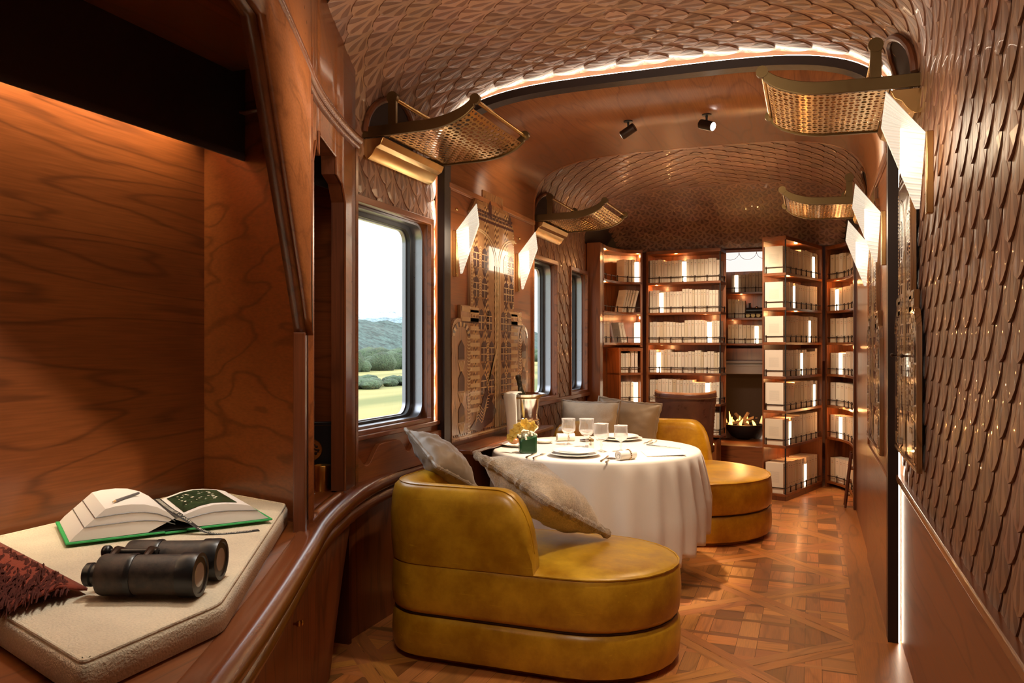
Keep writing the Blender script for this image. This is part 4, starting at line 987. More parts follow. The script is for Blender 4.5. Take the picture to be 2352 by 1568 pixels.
# ================= marquetry palace panels =================
def mural(label, X, sgn, ya, yb, za, zb, flip=False):
    """ya..yb along the wall, za..zb upward; drawing in unit square"""
    r = root('marquetry_panel', (X, (ya+yb)/2, za), label, 'wall panel')
    H_ = zb-za; W_ = yb-ya
    def P(u, v, h=0): return V((X+sgn*h, ya+(1-u if flip else u)*W_, za+v*H_))
    def poly(m, pts, h0, h1): m.prism([P(u, v, h0) for u, v in pts], (sgn*(h1-h0), 0, 0))
    out = [(0, 0), (0, .43), (.03, .458), (.06, .468), (.095, .466), (.095, .52), (.205, .52), (.205, .895), (.265, .95), (.355, .948), (.355, 1), (.62, 1), (.62, .95), (.70, .95), (.78, .885), (.78, .52), (.90, .52), (.90, .468), (.945, .46), (1, .41), (1, 0)]
    m = MB(); poly(m, out, 0, .020); m.build('backing_board', 'inlay_mid', r, bevel=.001)
    # zigzag patterned centre field
    m = MB(); poly(m, [(.215, .13), (.215, .88), (.27, .935), (.70, .935), (.77, .875), (.77, .13)], .020, .0215); m.build('centre_field', 'zigzag', r)
    # striped towers
    m = MB()
    for (a, b) in (((.20, .31), (.10, .505)), ((.735, .83), (.10, .505)), ((.105, .30), (.455, .515)), ((.70, .895), (.455, .515))):
        nst = max(3, int((b[1]-b[0])/.016)); 
        for k in range(0, nst, 2):
            v0 = b[0]+(b[1]-b[0])*k/nst; v1 = b[0]+(b[1]-b[0])*(k+1)/nst; poly(m, [(a[0], v0), (a[1], v0), (a[1], v1), (a[0], v1)], .0215, .0225)
    m.build('pale_stripes', 'inlay_light', r)
    # arches of the wings : alternating voussoirs and leaf columns
    m = MB(); md_ = MB()
    for (cu_, wid) in ((.10, .095), (.93, .065)):
        vc = .40
        for k in range(14):
            a0, a1 = pi*k/14, pi*(k+1)/14
            q = [(cu_+wid*cos(a0), vc+.055*sin(a0)), (cu_+wid*cos(a1), vc+.055*sin(a1)), (cu_+wid*.75*cos(a1), vc+.037*sin(a1)), (cu_+wid*.75*cos(a0), vc+.037*sin(a0))]
            poly(m if k % 2 else md_, q, .0215, .023)
        for k in range(30):
            v0 = .02+.38*k/30; 
            for sx in (-1, 1):
                x = cu_+sx*wid*.86
                if 0.005 < x-.02 and x+.02 < .998: poly(m, [(x-.018, v0+.004), (x, v0), (x+.018, v0+.004), (x+.018, v0+.0085), (x, v0+.0045), (x-.018, v0+.0085)], .0215, .023)
        for v0 in (.07, .19, .31):
            poly(md_, [(cu_-.032, v0), (cu_+.032, v0), (cu_+.032, v0+.05), (cu_, v0+.075), (cu_-.032, v0+.05)], .0215, .023)
            for k in range(-2, 3): poly(m, [(cu_+k*.005-.002, v0-.045), (cu_+k*.005+.002, v0-.045), (cu_+k*.016+.005, v0-.006), (cu_+k*.016-.005, v0-.006)], .0215, .023)
    # rows of arched windows over the centre
    for (v0, us) in ((.165, (.36, .46, .62, .70)), (.30, (.36, .46, .62, .70)), (.43, (.33, .43, .62, .70)), (.56, (.27, .37, .66, .735)), (.68, (.27, .37, .66, .735)), ):
        for u in us:
            w_ = .032; poly(md_, [(u-w_, v0), (u+w_, v0), (u+w_, v0+.055), (u+w_*.7, v0+.073), (u, v0+.082), (u-w_*.7, v0+.073), (u-w_, v0+.055)], .0215, .023)
            poly(m, [(u-.003, v0), (u+.003, v0), (u+.003, v0+.055), (u-.003, v0+.055)], .023, .0238); poly(m, [(u-w_, v0+.026), (u+w_, v0+.026), (u+w_, v0+.031), (u-w_, v0+.031)], .023, .0238)
            poly(m, [(u-w_, v0+.053), (u+w_, v0+.053), (u+w_, v0+.057), (u-w_, v0+.057)], .023, .0238)
        for u in (.415 if v0 < .5 else .32, .66 if v0 < .5 else .695):
            for k in range(8): poly(m, [(u-.012, v0+.011*k), (u, v0+.011*k+.004), (u+.012, v0+.011*k), (u+.012, v0+.011*k+.004), (u, v0+.011*k+.009), (u-.012, v0+.011*k+.004)], .0215, .023)
        for u in us:   # little fans under each window
            for k in range(-2, 3): poly(md_, [(u+k*.003-.0015, v0-.034), (u+k*.003+.0015, v0-.034), (u+k*.013+.003, v0-.006), (u+k*.013-.003, v0-.006)], .0215, .023)
    # tall trunk ribs and vault lines
    for u in (.508, .528, .548, .568): poly(m, [(u-.006, .02), (u+.006, .02), (u+.006, .70), (u-.006, .70)], .0238, .0250)
    for sgn_ in (-1, 1):
        for o in (0, .02):
            pts = [(.54+sgn_*(.02+o+(.20)*(1-cos(t*pi/2*k_/10)) if False else .0), 0) for k_ in range(1) for t in (0,)]
            c_ = [(.54+sgn_*(.01+o+.24*(k_/10)**2.0), .70+.13*sin(pi/2*k_/10)-o*.3) for k_ in range(11)]
            for a_, b_ in zip(c_, c_[1:]): poly(m, [a_, b_, (b_[0], b_[1]+.006), (a_[0], a_[1]+.006)], .023, .0240)
    # cornice bands and dome
    poly(md_, [(.265, .872), (.765, .872), (.765, .882), (.265, .882)], .0215, .024)
    for k in range(24): poly(md_, [(.275+.02*k, .89), (.287+.02*k, .89), (.287+.02*k, .90), (.275+.02*k, .90)], .0215, .024)
    for k in range(24): poly(md_, [(.275+.02*k, .905), (.287+.02*k, .905), (.287+.02*k, .915), (.275+.02*k, .915)], .0215, .024)
    for u in (.44, .71): poly(md_, [(u-.018, .90), (u+.018, .90), (u+.018, .945 if u < .5 else .925), (u, .965 if u < .5 else .94), (u-.018, .945 if u < .5 else .925)], .0215, .0245)
    for k in range(22):
        for (a, b, v) in ((.10, .30, .452), (.70, .90, .452)): u = a+(b-a)*k/22; poly(md_, [(u, v), (u+.005, v), (u+.005, v+.006), (u, v+.006)], .0225, .024)
    # boat prow at the foot
    poly(md_, [(.19, .035), (.30, .02), (.46, .045), (.52, .09), (.42, .16), (.40, .20), (.36, .16), (.30, .09)], .0225, .0250)
    random.seed(4)
    for k in range(5): 
        o = .012*k; c_ = [(.25+.02*i_+o*.4, .045+.05*(i_/8)+.02*sin(i_*1.1)+o) for i_ in range(9)]
        for a_, b_ in zip(c_, c_[1:]): poly(m, [a_, b_, (b_[0], b_[1]+.003), (a_[0], a_[1]+.003)], .0250, .0256)
    poly(m, [(.40, .20), (.42, .21), (.535, .375), (.535, .33)], .0250, .0262)
    poly(m, [(0.01, .008), (.99, .008), (.99, .014), (0.01, .014)], .0215, .023)
    for k in range(40): poly(md_, [(.015+.0245*k, .018), (.030+.0245*k, .018), (.030+.0245*k, .026), (.015+.0245*k, .026)], .0205, .022)
    for v in [.53+.012*k for k in range(28)]: poly(m, [(.212, v), (.222, v), (.222, v+.006), (.212, v+.006)], .0215, .023); poly(m, [(.760, v), (.770, v), (.770, v+.006), (.760, v+.006)], .0215, .023)
    m.build('pale_inlay', 'inlay_light', r, smooth=False); md_.build('dark_inlay', 'inlay_dark', r, smooth=False)
    return r
mural('marquetry panel of arched palace windows on the left wall beside the table', -1.945, 1, 4.135, 5.435, .812, 2.345)
mural('marquetry palace panel on the right wall beyond the arch, between the far pair of lamps', .345, -1, 4.50, 5.50, .80, 2.25, True)
rm = mural('glossy stepped marquetry panel hung on the tiled wall at right', .375, -1, 3.23, 4.02, .90, 2.2, True)
for (y, z) in ((3.92, 1.325), (3.50, 1.325)):
    MB().lathe([(.004, 0), (.004, .012), (.009, .018), (.005, .026)], (.353, y, z), 12, (-1, 0, 0)).build('knob', 'bronze', rm)
# ================= bookcases =================
def pathlen(P): 
    c = [0]
    for a, b in zip(P, P[1:]): c.append(c[-1]+(V(b)-V(a)).length)
    return c
class Path2:
    def __init__(s, pts, side):   # side: +1 depth lies to the left of travel
        s.p = [V((x, y, 0)) for x, y in pts]; s.c = pathlen(s.p); s.L = s.c[-1]; s.side = side
    def at(s, t):
        t = max(0, min(t, s.L-1e-6)); i = max(k for k in range(len(s.c)-1) if s.c[k] <= t); f = (t-s.c[i])/(s.c[i+1]-s.c[i])
        def nrm(j):
            a = s.p[max(0, j-1)]; b = s.p[min(len(s.p)-1, j+1)]; return (b-a).normalized()
        d = nrm(i).lerp(nrm(i+1), f).normalized(); n = V((-d.y, d.x, 0))*s.side
        return s.p[i].lerp(s.p[i+1], f), d, n
ZS = [2.02, 1.712, 1.405, 1.10, .797, .488, .06]; ZTOP = 2.345
protoB = {}
random.seed(21)
def book_proto(d):
    m = MB(); m.box(-.5, .5, 0, d, 0, 1); return m
_pb = MB(); _pb.box(-.5, .5, 0, 1, 0, 1)
_pb.T = None
def base_book():
    o = _pb.build('book', 'book', None, smooth=False, merge=False); return o
BOOK0 = None; NB = 0
def put_book(loc, yaw, w_, d, h, lean=0, label='', group=''):
    global BOOK0, NB
    if BOOK0 is None: BOOK0 = base_book(); o = BOOK0
    else: o = BOOK0.copy(); COL.objects.link(o)
    o.location = loc; o.scale = (w_, d, h); o.rotation_mode = 'XYZ'; o.rotation_euler = (0, lean, yaw)
    o['label'] = label; o['category'] = 'book'; o['group'] = group; NB += 1
    return o
def fill(pa, z, t0, t1, where, row, light=None, hh=(.20, .235), tw=(.024, .036), lean=0, inset=.030, depth=.15, seed=None):
    if seed is not None: random.seed(seed)
    t = t0; h0 = random.uniform(*hh); run = 0
    gname = 'cream books on the %s shelf of %s' % (row, where); lit = False
    pitch_extra = .002; placed = []
    while t < t1-.012:
        if light is not None and not lit and t >= light:
            w_ = .036; p, d, n = pa.at(t+w_/2); q = p+n*(inset-.006)
            lo = MB(Matrix.Translation(q+V((0, 0, z+.001))) @ Matrix.Rotation(math.atan2(n.y, n.x)-pi/2, 4, 'Z')); lo.box(-w_/2, w_/2, 0, .10, 0, .205)
            lb = root('book_light', tuple(q+V((0, 0, z))), 'glowing book-shaped lamp on the %s shelf of %s' % (row, where), 'lamp', 'book-shaped lamps')
            lo.build('glowing_body', 'booklight', lb, bevel=.002)
            cp_ = MB(lo.T); cp_.box(-w_/2-.001, w_/2+.001, -.001, .101, .205, .212); cp_.build('lamp_cap', 'brass', lb)
            t += w_+.004; lit = True; continue
        if run <= 0: run = random.randint(2, 6); h0 = random.uniform(*hh); w0 = random.uniform(*tw)
        w_ = w0*random.uniform(.9, 1.1); h = h0*random.uniform(.985, 1.015); run -= 1
        if t+w_ > t1: w_ = t1-t-.001
        p, d, n = pa.at(t+w_/2); yaw = math.atan2(n.y, n.x)-pi/2; q = p+n*(inset+random.uniform(0, .006))
        placed.append(put_book(q+V((0, 0, z+.001+(abs(sin(lean))*w_*.5 if lean else 0))), yaw, w_-.0015, depth*random.uniform(.94, 1.02), h, lean, 'cream book, %s shelf of %s' % (row, where), gname))
        t += w_+(pitch_extra if not lean else .006)
    if where.startswith('the angled'): placed[0]['label'] = 'cream book at the open left end, cover showing, %s shelf of the angled bookcase' % row
    if where.startswith('the wide'): placed[-1]['label'] = 'cream book at the open right end of the %s shelf of the wide bookcase' % row
def bookcase(name, label, pts, side, depth, zs, ztop, start='panel', end='panel', cover=True, bottom=0.0, rails=True):
    P0 = V((pts[0][0], pts[0][1], 0)); r = root(name, (pts[0][0], pts[0][1], bottom), label, 'bookcase'); pa = Path2(pts, side); n_ = max(2, int(pa.L/.05)+1) if len(pts) > 2 else 2
    ts = [pa.L*k/(n_-1) for k in range(n_)]
    def strip(o0, o1, z0, z1, name_, mat, t0=0, t1=None, **kw):
        m = MB(); rows = []; tt_ = [t for t in ts if t0 <= t <= (t1 or pa.L)]
        for t in tt_:
            p, d, n = pa.at(t); rows.append([p+n*o0+V((0, 0, z0)), p+n*o1+V((0, 0, z0)), p+n*o1+V((0, 0, z1)), p+n*o0+V((0, 0, z1))])
        m.grid(rows, closev=True); m.add(rows[0], [(0, 1, 2, 3)]); m.add(rows[-1], [(3, 2, 1, 0)]); return m.build(name_, mat, kw.pop('par', r), bevel=.002, **kw)
    strip(0, depth, ztop-.035, ztop, 'crown', 'cherry_x')
    strip(depth-.012, depth, bottom, ztop-.035, 'back_panel', 'cherry_z')
    for i, z in enumerate(zs):
        sh = strip(0, depth-.012, z-.024, z, 'shelf', 'cherry_x')
        if not rails: continue
        g = MB(); line = []
        p, d, n = pa.at(0)
        if start == 'open': line += [p+n*(depth-.03)+d*.012]
        for t in ts:
            t2 = min(max(t, .012), pa.L-.012); p, d, n = pa.at(t2); line.append(p+n*.012)
        if end == 'open': p, d, n = pa.at(pa.L); line.append(p+n*(depth-.03)-d*.012)
        hz = z+.050
        g.tube([q+V((0, 0, hz)) for q in line], .0045, 6)
        posts = []
        k = max(2, int(pa.L/.125)+1)
        for j in range(k):
            t2 = .014+(pa.L-.028)*j/(k-1); p, d, n = pa.at(t2); posts.append(p+n*.012)
        if start == 'open': posts.append(line[0])
        if end == 'open': posts.append(line[-1])
        for q in posts:
            g.lathe([(.007, z), (.007, z+.006), (.005, z+.012), (.005, z+.042), (.0085, z+.046), (.0085, z+.054), (.004, z+.062)], q, 8)
        g.build('gallery_rail', 'bronze', sh)
    for which, t in ((start, 0), (end, pa.L)):
        p, d, n = pa.at(t); dd = d if t == 0 else -d
        if which == 'panel':
            m = MB(); a = p; m.prism([a+V((0, 0, bottom)), a+n*depth+V((0, 0, bottom)), a+n*depth+V((0, 0, ztop-.03)), a+V((0, 0, ztop-.03))], dd*.022); m.build('side_panel', 'cherry_z', r, bevel=.002)
        else:
            MB().tube([p+n*.006+dd*.006+V((0, 0, bottom)), p+n*.006+dd*.006+V((0, 0, ztop-.03))], .0065, 6).build('corner_post', 'iron', r)
    return r, pa
ROWN = ['top', 'second', 'third', 'fourth', 'fifth', 'sixth', 'bottom']
# B: wide case, right end open
wB = 'the wide bookcase behind the leather chair'
rB, pB_ = bookcase('bookcase', 'wide six-shelf cherry bookcase behind the brown leather chair', [(-1.60, 8.17), (-.845, 8.09)], 1, .27, ZS[:6], ZTOP, 'panel', 'open', bottom=.44)
lightsB = [.34, .10, .62, .10, .58, None]
for i in range(6): fill(pB_, ZS[i], .028, pB_.L-.016, wB, ROWN[i], lightsB[i], seed=100+i, tw=(.026, .038), depth=.17)
bb = MB(); p, d, n = pB_.at(0); bb.prism([p+n*.04+V((0, 0, 0)), p+n*.26, p+n*.26+V((0, 0, .44)), p+n*.04+V((0, 0, .44))], d*(pB_.L-.05)); bb.build('base_plinth', 'cherry_z', rB, bevel=.003)
# C: case swung into the room, left end open
wC = 'the angled bookcase near the yellow sofa'
rC, pC = bookcase('bookcase', 'tall bookcase standing at an angle right of the fireplace, its left end open', [(-.215, 7.42), (.095, 8.32)], 1, .215, ZS, ZTOP, 'open', 'panel', bottom=0)
MB().prism([pC.at(0)[0], pC.at(0)[0]+pC.at(0)[2]*.215, pC.at(0)[0]+pC.at(0)[2]*.215+V((0, 0, .036)), pC.at(0)[0]+V((0, 0, .036))], pC.at(0)[1]*pC.L).build('base_plinth', 'cherry_dark', rC)
lightsC = [.74, .20, .62, .42, .78, .10, .52]
for i in range(7): fill(pC, ZS[i], .018, pC.L-.05, wC, ROWN[i], lightsC[i], seed=200+i, tw=(.052, .085), depth=.165, hh=(.215, .245) if i != 6 else (.25, .27))
# D: curved corner case on the right
wD = 'the curved bookcase at the right wall'
rD, pD = bookcase('bookcase', 'curved corner bookcase at far right against the wall', [(.12, 8.36), (.20, 8.28), (.28, 8.13), (.325, 7.92), (.34, 7.68), (.345, 7.37)], 1, .22, ZS, ZTOP, 'panel', 'panel', bottom=0)
strips = None
lightsD = [None, .05, None, .12, None, .10, None]
for i in range(7): fill(pD, ZS[i], .03, .80, wD, ROWN[i], lightsD[i], seed=300+i, tw=(.048, .070), depth=.13, inset=.028)
# A: curved corner case on the left
wA = 'the curved bookcase beside the far left window'
rA, pA_ = bookcase('bookcase', 'curved corner bookcase on the left beside the far window', [(-1.865, 7.43), (-1.865, 7.62), (-1.82, 7.84), (-1.73, 7.98), (-1.61, 8.03)], 1, .22, ZS[:3], ZTOP, 'panel', 'panel', bottom=1.36)
fill(pA_, ZS[0], .53, pA_.L-.03, wA, ROWN[0], .62, seed=400, tw=(.026, .034), depth=.13)
fill(pA_, ZS[1], .50, pA_.L-.06, wA, ROWN[1], None, seed=401, tw=(.020, .028), depth=.12, lean=.26)
fill(pA_, ZS[2], .03, .30, wA, ROWN[2], None, seed=402, tw=(.045, .055), depth=.12)
fill(pA_, ZS[2], .50, .57, wA, ROWN[2]+' ', None, seed=403, tw=(.030, .034), depth=.12, lean=-.22)
fill(pA_, ZS[2], .66, pA_.L-.03, wA, ROWN[2], .66, seed=404, tw=(.030, .034), depth=.12)
wA2 = 'the low case left of the wide bookcase'
rA2, pA2 = bookcase('bookcase', 'lower part of the corner bookcase, beside the desk and left of the leather chair', [(-1.82, 7.90), (-1.73, 8.00), (-1.61, 8.045)], 1, .22, [1.10, .797, .488], 1.355, 'panel', 'panel', bottom=.44)
for i, z in enumerate((1.10, .797, .488)): fill(pA2, z, .03, pA2.L-.03, wA2, ('upper', 'middle', 'lower')[i], .16 if i == 1 else None, seed=410+i, tw=(.026, .034), depth=.13)
struct(MB().box(-2.12, -1.99, 7.43, 8.3, 0, 1.36), 'wall_left', 'cherry_y')
# E: back shelves above the fireplace
wE = 'the shelves above the fireplace'
rE, pE = bookcase('bookcase', 'shelves built above the fireplace in the room beyond', [(-1.25, 9.90), (-.25, 9.90)], 1, .25, ZS[:3], 2.56, 'panel', 'panel', bottom=1.36)
fill(pE, ZS[0], .34, .95, wE, ROWN[0], .36, seed=501, tw=(.028, .040)); fill(pE, ZS[1], .30, .50, wE, ROWN[1], None, seed=502, tw=(.030, .042)); fill(pE, ZS[2], .30, .95, wE, ROWN[2], .58, seed=503, tw=(.036, .050))
tr = root('lit_scale_panel', (-.75, 9.94, 2.27), 'backlit white panel with scallop pattern above the fireplace shelves', 'light panel')
M['litpanel'] = plain('lit_panel', (.9, .9, .9), .5, 0, 0, (.95, .93, .90), .75)
MB().box(-1.2, -.3, 9.93, 9.95, 2.27, 2.50).build('glowing_panel', 'litpanel', tr)
m = MB()
for k in range(5): m.tube([(-1.12+.2*k+.1*cos(radians(a)), 9.926, 2.50-.09*abs(sin(radians(a)))) for a in range(180, 361, 15)], .003, 4)
m.build('scallop_lines', 'porcelain', tr)
# model locomotive
lo = root('model_locomotive', (-.62, 9.96, 1.712), 'small black model steam locomotive on the second shelf above the fireplace', 'model train')
z = 1.714
MB().tube([(-.74, 9.97, z+.085), (-.50, 9.97, z+.085)], .036, 16).build('boiler', 'black', lo)
MB().box(-.50, -.40, 9.93, 10.01, z+.03, z+.15).build('driver_cab', 'black', lo, bevel=.004)
MB().box(-.76, -.38, 9.935, 10.005, z+.028, z+.045).build('running_board', 'iron', lo)
MB().lathe([(.012, 0), (.010, .05), (.016, .06)], (-.70, 9.97, z+.115), 12).build('chimney', 'black', lo)
MB().ball((-.62, 9.97, z+.12), .018).build('steam_dome', 'brass', lo)
for x in (-.72, -.66, -.60, -.52, -.44): MB().lathe([(.024, -.004), (.026, 0), (.024, .004)], (x, 9.935, z+.026), 16, (0, 1, 0)).build('wheel', 'brass_shaded', lo)
# ---- fireplace ----
fp = root('fireplace', (-.75, 9.9, 0), 'dark fireplace with burning grate seen between the two bookcases', 'fireplace')
MB().box(-1.35, -.15, 9.82, 10.10, 1.17, 1.20).build('mantel_shelf', 'jade', fp, bevel=.004)
MB().box(-1.30, -.20, 9.86, 10.08, 1.04, 1.17).build('mantel_frieze', 'jade', fp, bevel=.004)
MB().box(-1.33, -.17, 9.84, 10.09, 1.135, 1.15).build('mantel_moulding', 'jade', fp)
for x in (-1.28, -.32): MB().box(x, x+.10, 9.88, 10.08, .30, 1.04).build('jamb', 'jade', fp, bevel=.004)
MB().box(-1.3, -.2, 10.30, 10.34, .30, 1.1).build('firebox_back', 'soot', fp)
MB().box(-1.6, .3, 9.90, 10.3, 1.20, 1.345).build('panel_above', 'cherry_dark', fp)
hr = MB().box(-1.4, .1, 8.85, 10.34, 0, .30).build('hearth', 'cherry_x', bevel=.004); tag(hr, 'raised polished wooden hearth step under the burning grate', 'hearth')
gr = root('fire_grate', (-.74, 9.55, .30), 'round black iron fire basket with burning logs on the hearth', 'fire basket')
MB().lathe([(.07, .302), (.13, .33), (.20, .42), (.215, .47), (.205, .475), (.17, .42), (.0001, .36)], (-.74, 9.55, 0), 24).build('iron_bowl', 'iron', gr)
random.seed(8)
for (a, tx, l) in ((.3, .2, .32), (-.5, .35, .28), (1.2, .3, .26), (2.2, .45, .30), (.9, .9, .24)):
    c_ = V((-.74, 9.55, .50)); d_ = V((cos(a)*cos(tx), sin(a)*cos(tx)*.6, sin(tx))).normalized(); MB().tube([c_-d_*l*.5, c_+d_*l*.1, c_+d_*l*.5], [.022, .026, .020], 7).build('charred_log', 'soot', gr)
fm = MB()
for k in range(9):
    x = -.90+.32*random.random(); y = 9.46+.14*random.random(); h = random.uniform(.06, .17); dx = random.uniform(-.04, .04); fm.tube([(x, y, .45), (x+dx*.4, y, .45+h*.5), (x+dx, y, .45+h)], [.018, .014, .002], 6)
tag(fm.build('flames', 'flame', gr), kind='stuff')
lamp('POINT', 'fire_glow', (-.74, 9.40, .66), 9, (1, .42, .10), .015)
lamp('POINT', 'fire_glow', (-.70, 9.3, 1.12), 3, (1, .62, .30), .01)
for (x, y, lb) in ((-.98, 9.72, 'pale draped stone ornament left of the fire basket'), (-.53, 9.72, 'pale draped stone ornament right of the fire basket')):
    o = MB().lathe([(.12, .30), (.10, .36), (.05, .46), (.02, .56)], (x, y, 0), 14).build('hearth_ornament', 'porcelain'); tag(o, lb, 'ornament')
# bookcase downlights
for (x, y, z, pw) in ((-1.30, 8.20, 2.29, 1.6), (-1.50, 8.22, 1.98, 1.2), (-1.0, 8.16, 1.67, 1.2), (-1.45, 8.20, 1.36, 1.2), (-1.05, 8.16, 1.06, 1.2), (-1.67, 8.08, 2.29, 1.4), (-1.66, 8.08, 1.66, 1.0), (-1.90, 7.62, 2.29, 1.6), (-1.90, 7.62, 1.98, 1.2), (-1.92, 7.65, 1.30, 2.2), (-.14, 7.80, 2.29, 1.2), (-.20, 7.60, 1.98, 1.4), (-.14, 7.8, 1.67, 1.0), (-.16, 7.7, 1.06, 1.0), (-.20, 7.60, .76, 1.2), (-.12, 7.8, .45, 2.0), (.22, 8.25, 1.98, 1.2), (.30, 8.20, 1.36, 1.2), (.25, 8.25, .76, 1.2), (-.9, 9.98, 1.67, .8), (-.8, 9.98, 1.98, .8)):
    l_ = lamp('POINT', 'shelf_light', (x, y, z), pw*.8, (1, .46, .16), .012)
# ================= armchair and desk at the far end =================
ac = root('leather_armchair', (-1.09, 7.42, 0), 'brown leather armchair with brass nail trim at the desk, its back to us', 'armchair')
rows = []; rows2 = []; nails = []
for i in range(25):
    a = radians(200+140*i/24); c_, s__ = cos(a), sin(a); zt = .955-.05*abs(sin((i-12)/12*pi*.5))**2+ (.02 if i in (0, 24) else 0)
    zt = .93+.02*((i-12)/12)**4; fl_ = 1+.10*0
    def ap(rr, z_): k = 1+.18*(z_-.45); return V((-1.09+.265*rr*k*c_, 7.50+.23*rr*k*s__, z_))
    rows.append([ap(1.0, .42), ap(1.0, .60), ap(1.02, .80), ap(1.05, zt-.02), ap(1.04, zt), ap(.93, zt), ap(.90, zt-.03), ap(.86, .8), ap(.84, .6), ap(.84, .42)]); nails.append(ap(1.075, zt-.035))
m = MB(); m.grid(rows, closev=True); m.add(rows[0], [list(range(10))]); m.add(rows[-1], [list(range(9, -1, -1))]); m.build('curved_backrest', 'brown_l', ac, bevel=.004)
m = MB(); m.tube([ (r_[4]+r_[5])*.5+V((0, 0, .004)) for r_ in rows], .016, 8); m.build('top_roll', mat_leather('tan_leather', (.28, .10, .03), (.45, .18, .06)), ac)
m = MB()
for a_, b_ in zip(nails, nails[1:]):
    for k in range(3): m.ball(a_.lerp(b_, k/3), .0045, 6)
for e_ in (0, -1):
    for k in range(16): q = rows[e_][3].lerp(rows[e_][0], k/16); o_ = (rows[e_][2]-rows[e_][7]).normalized(); m.ball(q+o_*.006+V((0.012 if e_ == 0 else -.012, 0, 0)), .0045, 6)
tag(m.build('nail_trim', 'brass', ac), kind='stuff')
MB().lathe([(.23, .38), (.25, .40), (.25, .46), (.22, .485), (.0001, .49)], (-1.09, 7.52, 0), 24).build('seat', 'brown_l', ac)
for (x, y) in ((-1.27, 7.36), (-.91, 7.36), (-1.27, 7.68), (-.91, 7.68)): MB().tube([(x, y, 0), (x*.98-.02, y, .40)], [.014, .022], 10).build('leg', 'cherry_dark', ac)
dk = root('writing_desk', (-1.45, 7.8, 0), 'small pale-topped wooden desk behind the sofa cushions, left of the leather armchair', 'desk')
MB().box(-1.80, -1.37, 7.50, 7.86, .735, .76).build('desk_top', wood('light_desk_wood', (.42, .22, .08), (.62, .36, .14), (1, 0, 0), 6), dk, bevel=.006)
for (x, y) in ((-1.77, 7.58), (-1.42, 7.58), (-1.77, 7.83), (-1.42, 7.83)): MB().box(x, x+.03, y, y+.03, 0, .735).build('leg', 'cherry_dark', dk)
# leaning steps at right
ls = root('leaning_steps', (.30, 7.40, 0), 'narrow dark wooden steps leaning by the curved bookcase at right', 'step ladder')
for dy in (0, .14):
    MB().tube([(.262, 7.26+dy, .008), (.312, 7.26+dy, .47)], .010, 4).build('side_rail', 'cherry_dark', ls, smooth=False)
for k in (1, 2, 3): MB().box(.255+.013*k*1.0, .290+.012*k, 7.26, 7.40, .11*k, .11*k+.012).build('tread', 'cherry_y', ls)
# ================= yellow leather sofas =================
def stadium(x0, x1, y0, y1, rl, n=14):
    """counter-clockwise outline: full round right end, left corners radius rl"""
    R = (y1-y0)/2; out = []
    for k in range(n+1): a = -pi/2+pi*k/n; out.append(V((x1-R+R*cos(a), (y0+y1)/2+R*sin(a), 0)))
    m = 8
    for k in range(m+1): a = pi/2+pi/2*k/m; out.append(V((x0+rl+rl*cos(a), y1-rl+rl*sin(a), 0)))
    for k in range(m+1): a = pi+pi/2*k/m; out.append(V((x0+rl+rl*cos(a), y0+rl+rl*sin(a), 0)))
    # densify
    P = []; N_ = len(out)
    for i in range(N_):
        a, b = out[i], out[(i+1) % N_]; k = max(1, int((b-a).length/.06))
        for j in range(k): P.append(a.lerp(b, j/k))
    return P
def normals(P): 
    n = len(P); r = []
    for i in range(n): t = (P[(i+1) % n]-P[i-1]).normalized(); r.append(V((t.y, -t.x, 0)))   # outward for CCW
    return r
def layer(P, NM, prof, name, mat, par, cap_bot=True):
    rows = [[p+nm*o+V((0, 0, z)) for p, nm in zip(P, NM)] for o, z in prof]
    m = MB(); m.grid(rows, closev=True); c = sum(P, V((0, 0, 0)))/len(P)
    # crowned top : shrink rings towards centre
    last = rows[-1]; zt = prof[-1][1]; prev = last
    for f, dz in ((.90, .004), (.75, .009), (.5, .013), (.25, .015)):
        cur = [c+(V((p.x, p.y, 0))-c)*f+V((0, 0, zt+dz)) for p in last]; m.grid([prev, cur], closev=True); prev = cur
    m.add(prev, [list(range(len(P)))])
    if cap_bot: m.add(rows[0], [list(range(len(P)-1, -1, -1))])
    return m.build(name, mat, par, ang=50)
